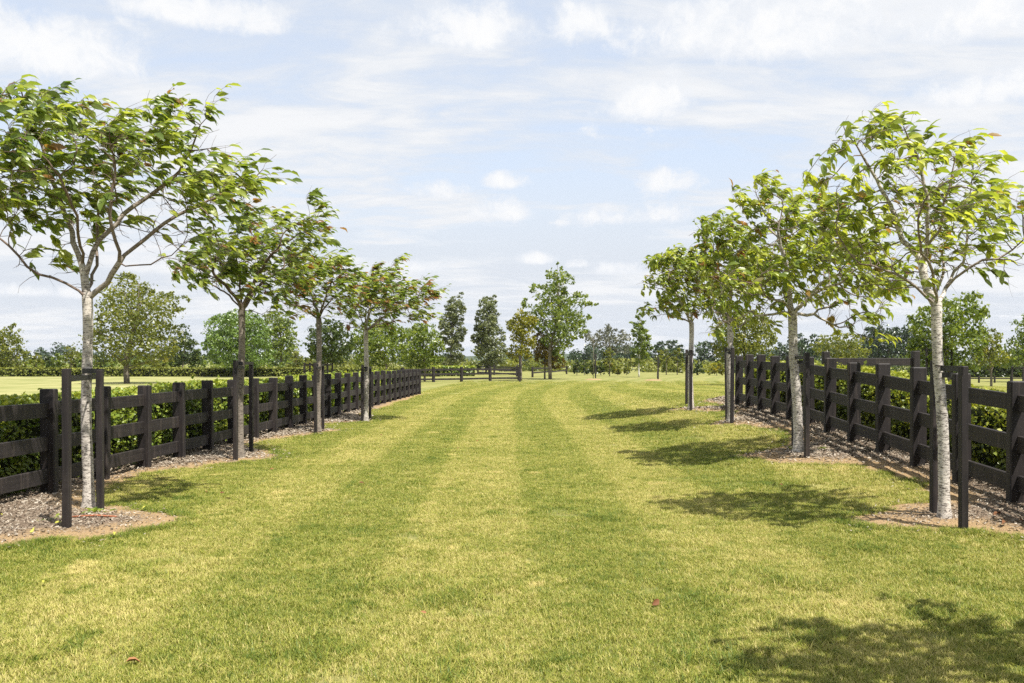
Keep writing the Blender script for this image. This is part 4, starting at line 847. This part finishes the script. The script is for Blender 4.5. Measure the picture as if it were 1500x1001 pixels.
for k in range(12):
    z = hS * random.uniform(.35, .95); a = random.uniform(0, 6.28); l = random.uniform(.3, .8); b.tube([(.03, 0, z), (.03 + math.cos(a) * l * .7, math.sin(a) * l * .7, z + l * .45), (.03 + math.cos(a) * l, math.sin(a) * l, z + l)], [.014, .01, .005], 4)
obj('trunk', b.mesh('trunk', M['bark_bg'], True), rt)
for q, lab in ((px(869, 556.5), 'ring of bark chips round the bare sapling'), (px(957, 557.5), 'ring of bark chips round the thin young tree')):
    v = [(0, 0, .10)]; nn = 18
    for k in range(nn): a = 2 * math.pi * k / nn; v.append((math.cos(a) * .55, math.sin(a) * .75, .08 + random.gauss(0, .015)))
    for k in range(nn): a = 2 * math.pi * k / nn; v.append((math.cos(a) * .85, math.sin(a) * 1.1, -.01))
    f = [(0, 1 + k, 1 + (k + 1) % nn) for k in range(nn)] + [(1 + k, 1 + nn + k, 1 + nn + (k + 1) % nn, 1 + (k + 1) % nn) for k in range(nn)]
    me = bpy.data.meshes.new('chip_ring'); me.from_pydata(v, [], f); me.materials.append(M['soil']); o = obj('chip_ring', me); o.location = q; tag(o, lab, 'mulch', kind='structure')

# hills on the horizon
xs = np.linspace(-2200, 2200, 90); hv = 24 + 22 * np.sin(xs / 310 + 1) + 14 * np.sin(xs / 140) ; hv = np.clip(hv, 4, None) * np.clip(1.1 - (xs + 900) / 1400, .25, 1)
v = np.concatenate([np.stack([xs, np.full(90, 1900.), hv], 1), np.stack([xs, np.full(90, 1750.), np.full(90, -1.)], 1), np.stack([xs, np.full(90, 2200.), np.full(90, -1.)], 1)])
i = np.arange(89); f = np.concatenate([np.stack([90 + i, 91 + i, i + 1, i], 1), np.stack([i, i + 1, 181 + i, 180 + i], 1)])
tag(obj('hills', mesh_np('hills', v, f, M['hill'], None, True)), kind='structure')

# ------------------------------------------------------------------ small things on the ground
RNG = np.random.default_rng(77)
def fallen(label, p, size, mat, name='fallen_leaf', group=None, n=1):
    V, Fc = [], []; 
    k = n; P = np.stack([RNG.normal(0, size * .35 * (n > 1), k), RNG.normal(0, size * .35 * (n > 1), k), RNG.uniform(.018, .045, k)], 1)
    a = RNG.uniform(0, 6.28, k); D = np.stack([np.cos(a), np.sin(a), RNG.uniform(.0, .5, k)], 1); N = np.array([0, -.2, 1.]) + RNG.normal(0, .45, (k, 3))
    v, f, tt = leaf_arrays(P, D, N, np.full(k, size), np.full(k, .5), curl=RNG.uniform(1.5, 3.5, k)); v[:, 2] = np.maximum(v[:, 2], .012)
    o = obj(name, mesh_np(name, v, f, mat, {'tint': tt})); o.location = p; tag(o, label, 'leaf', group)
fallen('curled orange-brown leaf lying on open turf beside the near tree shadow', px(957, 890), .085, M['dry'], n=2)
GL = 'dry brown leaves scattered on the lawn'
for x, y in ((672, 659), (330, 734), (322, 726), (184, 978), (302, 722), (212, 716), (526, 712), (625, 905), (395, 690), (560, 640), (420, 655), (470, 650), (240, 705), (700, 648), (1147, 716)):
    fallen('small dry brown leaf lying on the mown lawn', px(x, y), random.uniform(.04, .075), M['dry'], group=GL)
for x, y in ((80, 778), (44, 789), (3, 764), (215, 750), (168, 790)): fallen('small yellow leaf dropped on the chips by the banded trunk', px(x, y, .03), .06, M['yleaf'], group='yellow leaves on the chips')
fallen('yellow leaf lying alone on the near turf', px(63, 863), .06, M['yleaf'])
for x, y in ((1463, 762), (1480, 772)): fallen('pinkish dry leaf on the chips near the smooth white trunk', px(x, y, .03), .10, M['dry'], group='dry leaves on the chips', n=2)
b = MB(); a, c = px(106, 765), px(172, 764); b.tube([a + Vector((0, 0, .055)), (a + c) / 2 + Vector((0, .02, .062)), c + Vector((0, 0, .05))], [.009, .010, .007], 7)
tag(obj('stick', b.mesh('stick', M['stick'], True)), 'thin terracotta-red stick lying on chips by the banded trunk', 'stick')
def weed(label, p, h, n, spread):
    root = empty('weed', p, label, 'weed'); P = RNG.normal(0, spread * .25, (n, 3)); P[:, 2] = .03
    a = RNG.uniform(0, 6.28, n); D = np.stack([np.cos(a), np.sin(a), RNG.uniform(.2, 1.1, n)], 1); N = np.array([0, 0, 1.]) - D * .3 + RNG.normal(0, .2, (n, 3))
    v, f, tt = leaf_arrays(P, D, N, h * RNG.uniform(.5, 1.1, n), np.clip(RNG.normal(.5, .2, n), 0, .88), curl=RNG.uniform(.8, 2, n)); v[:, 2] = np.maximum(v[:, 2], .01)
    obj('foliage', mesh_np('foliage', v, f, M['cherry_l'], {'tint': tt}), root)
weed('leafy weed at the foot of the banded trunk', px(138, 756), .11, 30, .2); weed('small weed beside the near stake of the banded trunk', px(80, 767), .08, 16, .18)
weed('low weed on the chips left of the banded trunk stakes', px(66, 768), .07, 10, .16)
weed('small weed on chips behind the dense tree stakes', px(1205, 662), .10, 14, .2); weed('tuft of weed at the dense tree foot', px(1161, 660), .10, 14, .2)

# ------------------------------------------------------------------ haze
b = MB(); b.box((0, 1370, 31), 6200, 3400, 64)
m, t = new_mat('haze_air'); vol = t.add('ShaderNodeVolumePrincipled', ins={'Color': (.86, .91, 1, 1), 'Density': .00009, 'Anisotropy': .25})
o = t.add('ShaderNodeOutputMaterial'); t.l.new(vol.outputs[0], o.inputs['Volume'])
tag(obj('haze', b.mesh('haze', m)), 'thin pale haze filling the air over the fields', 'haze', kind='stuff')
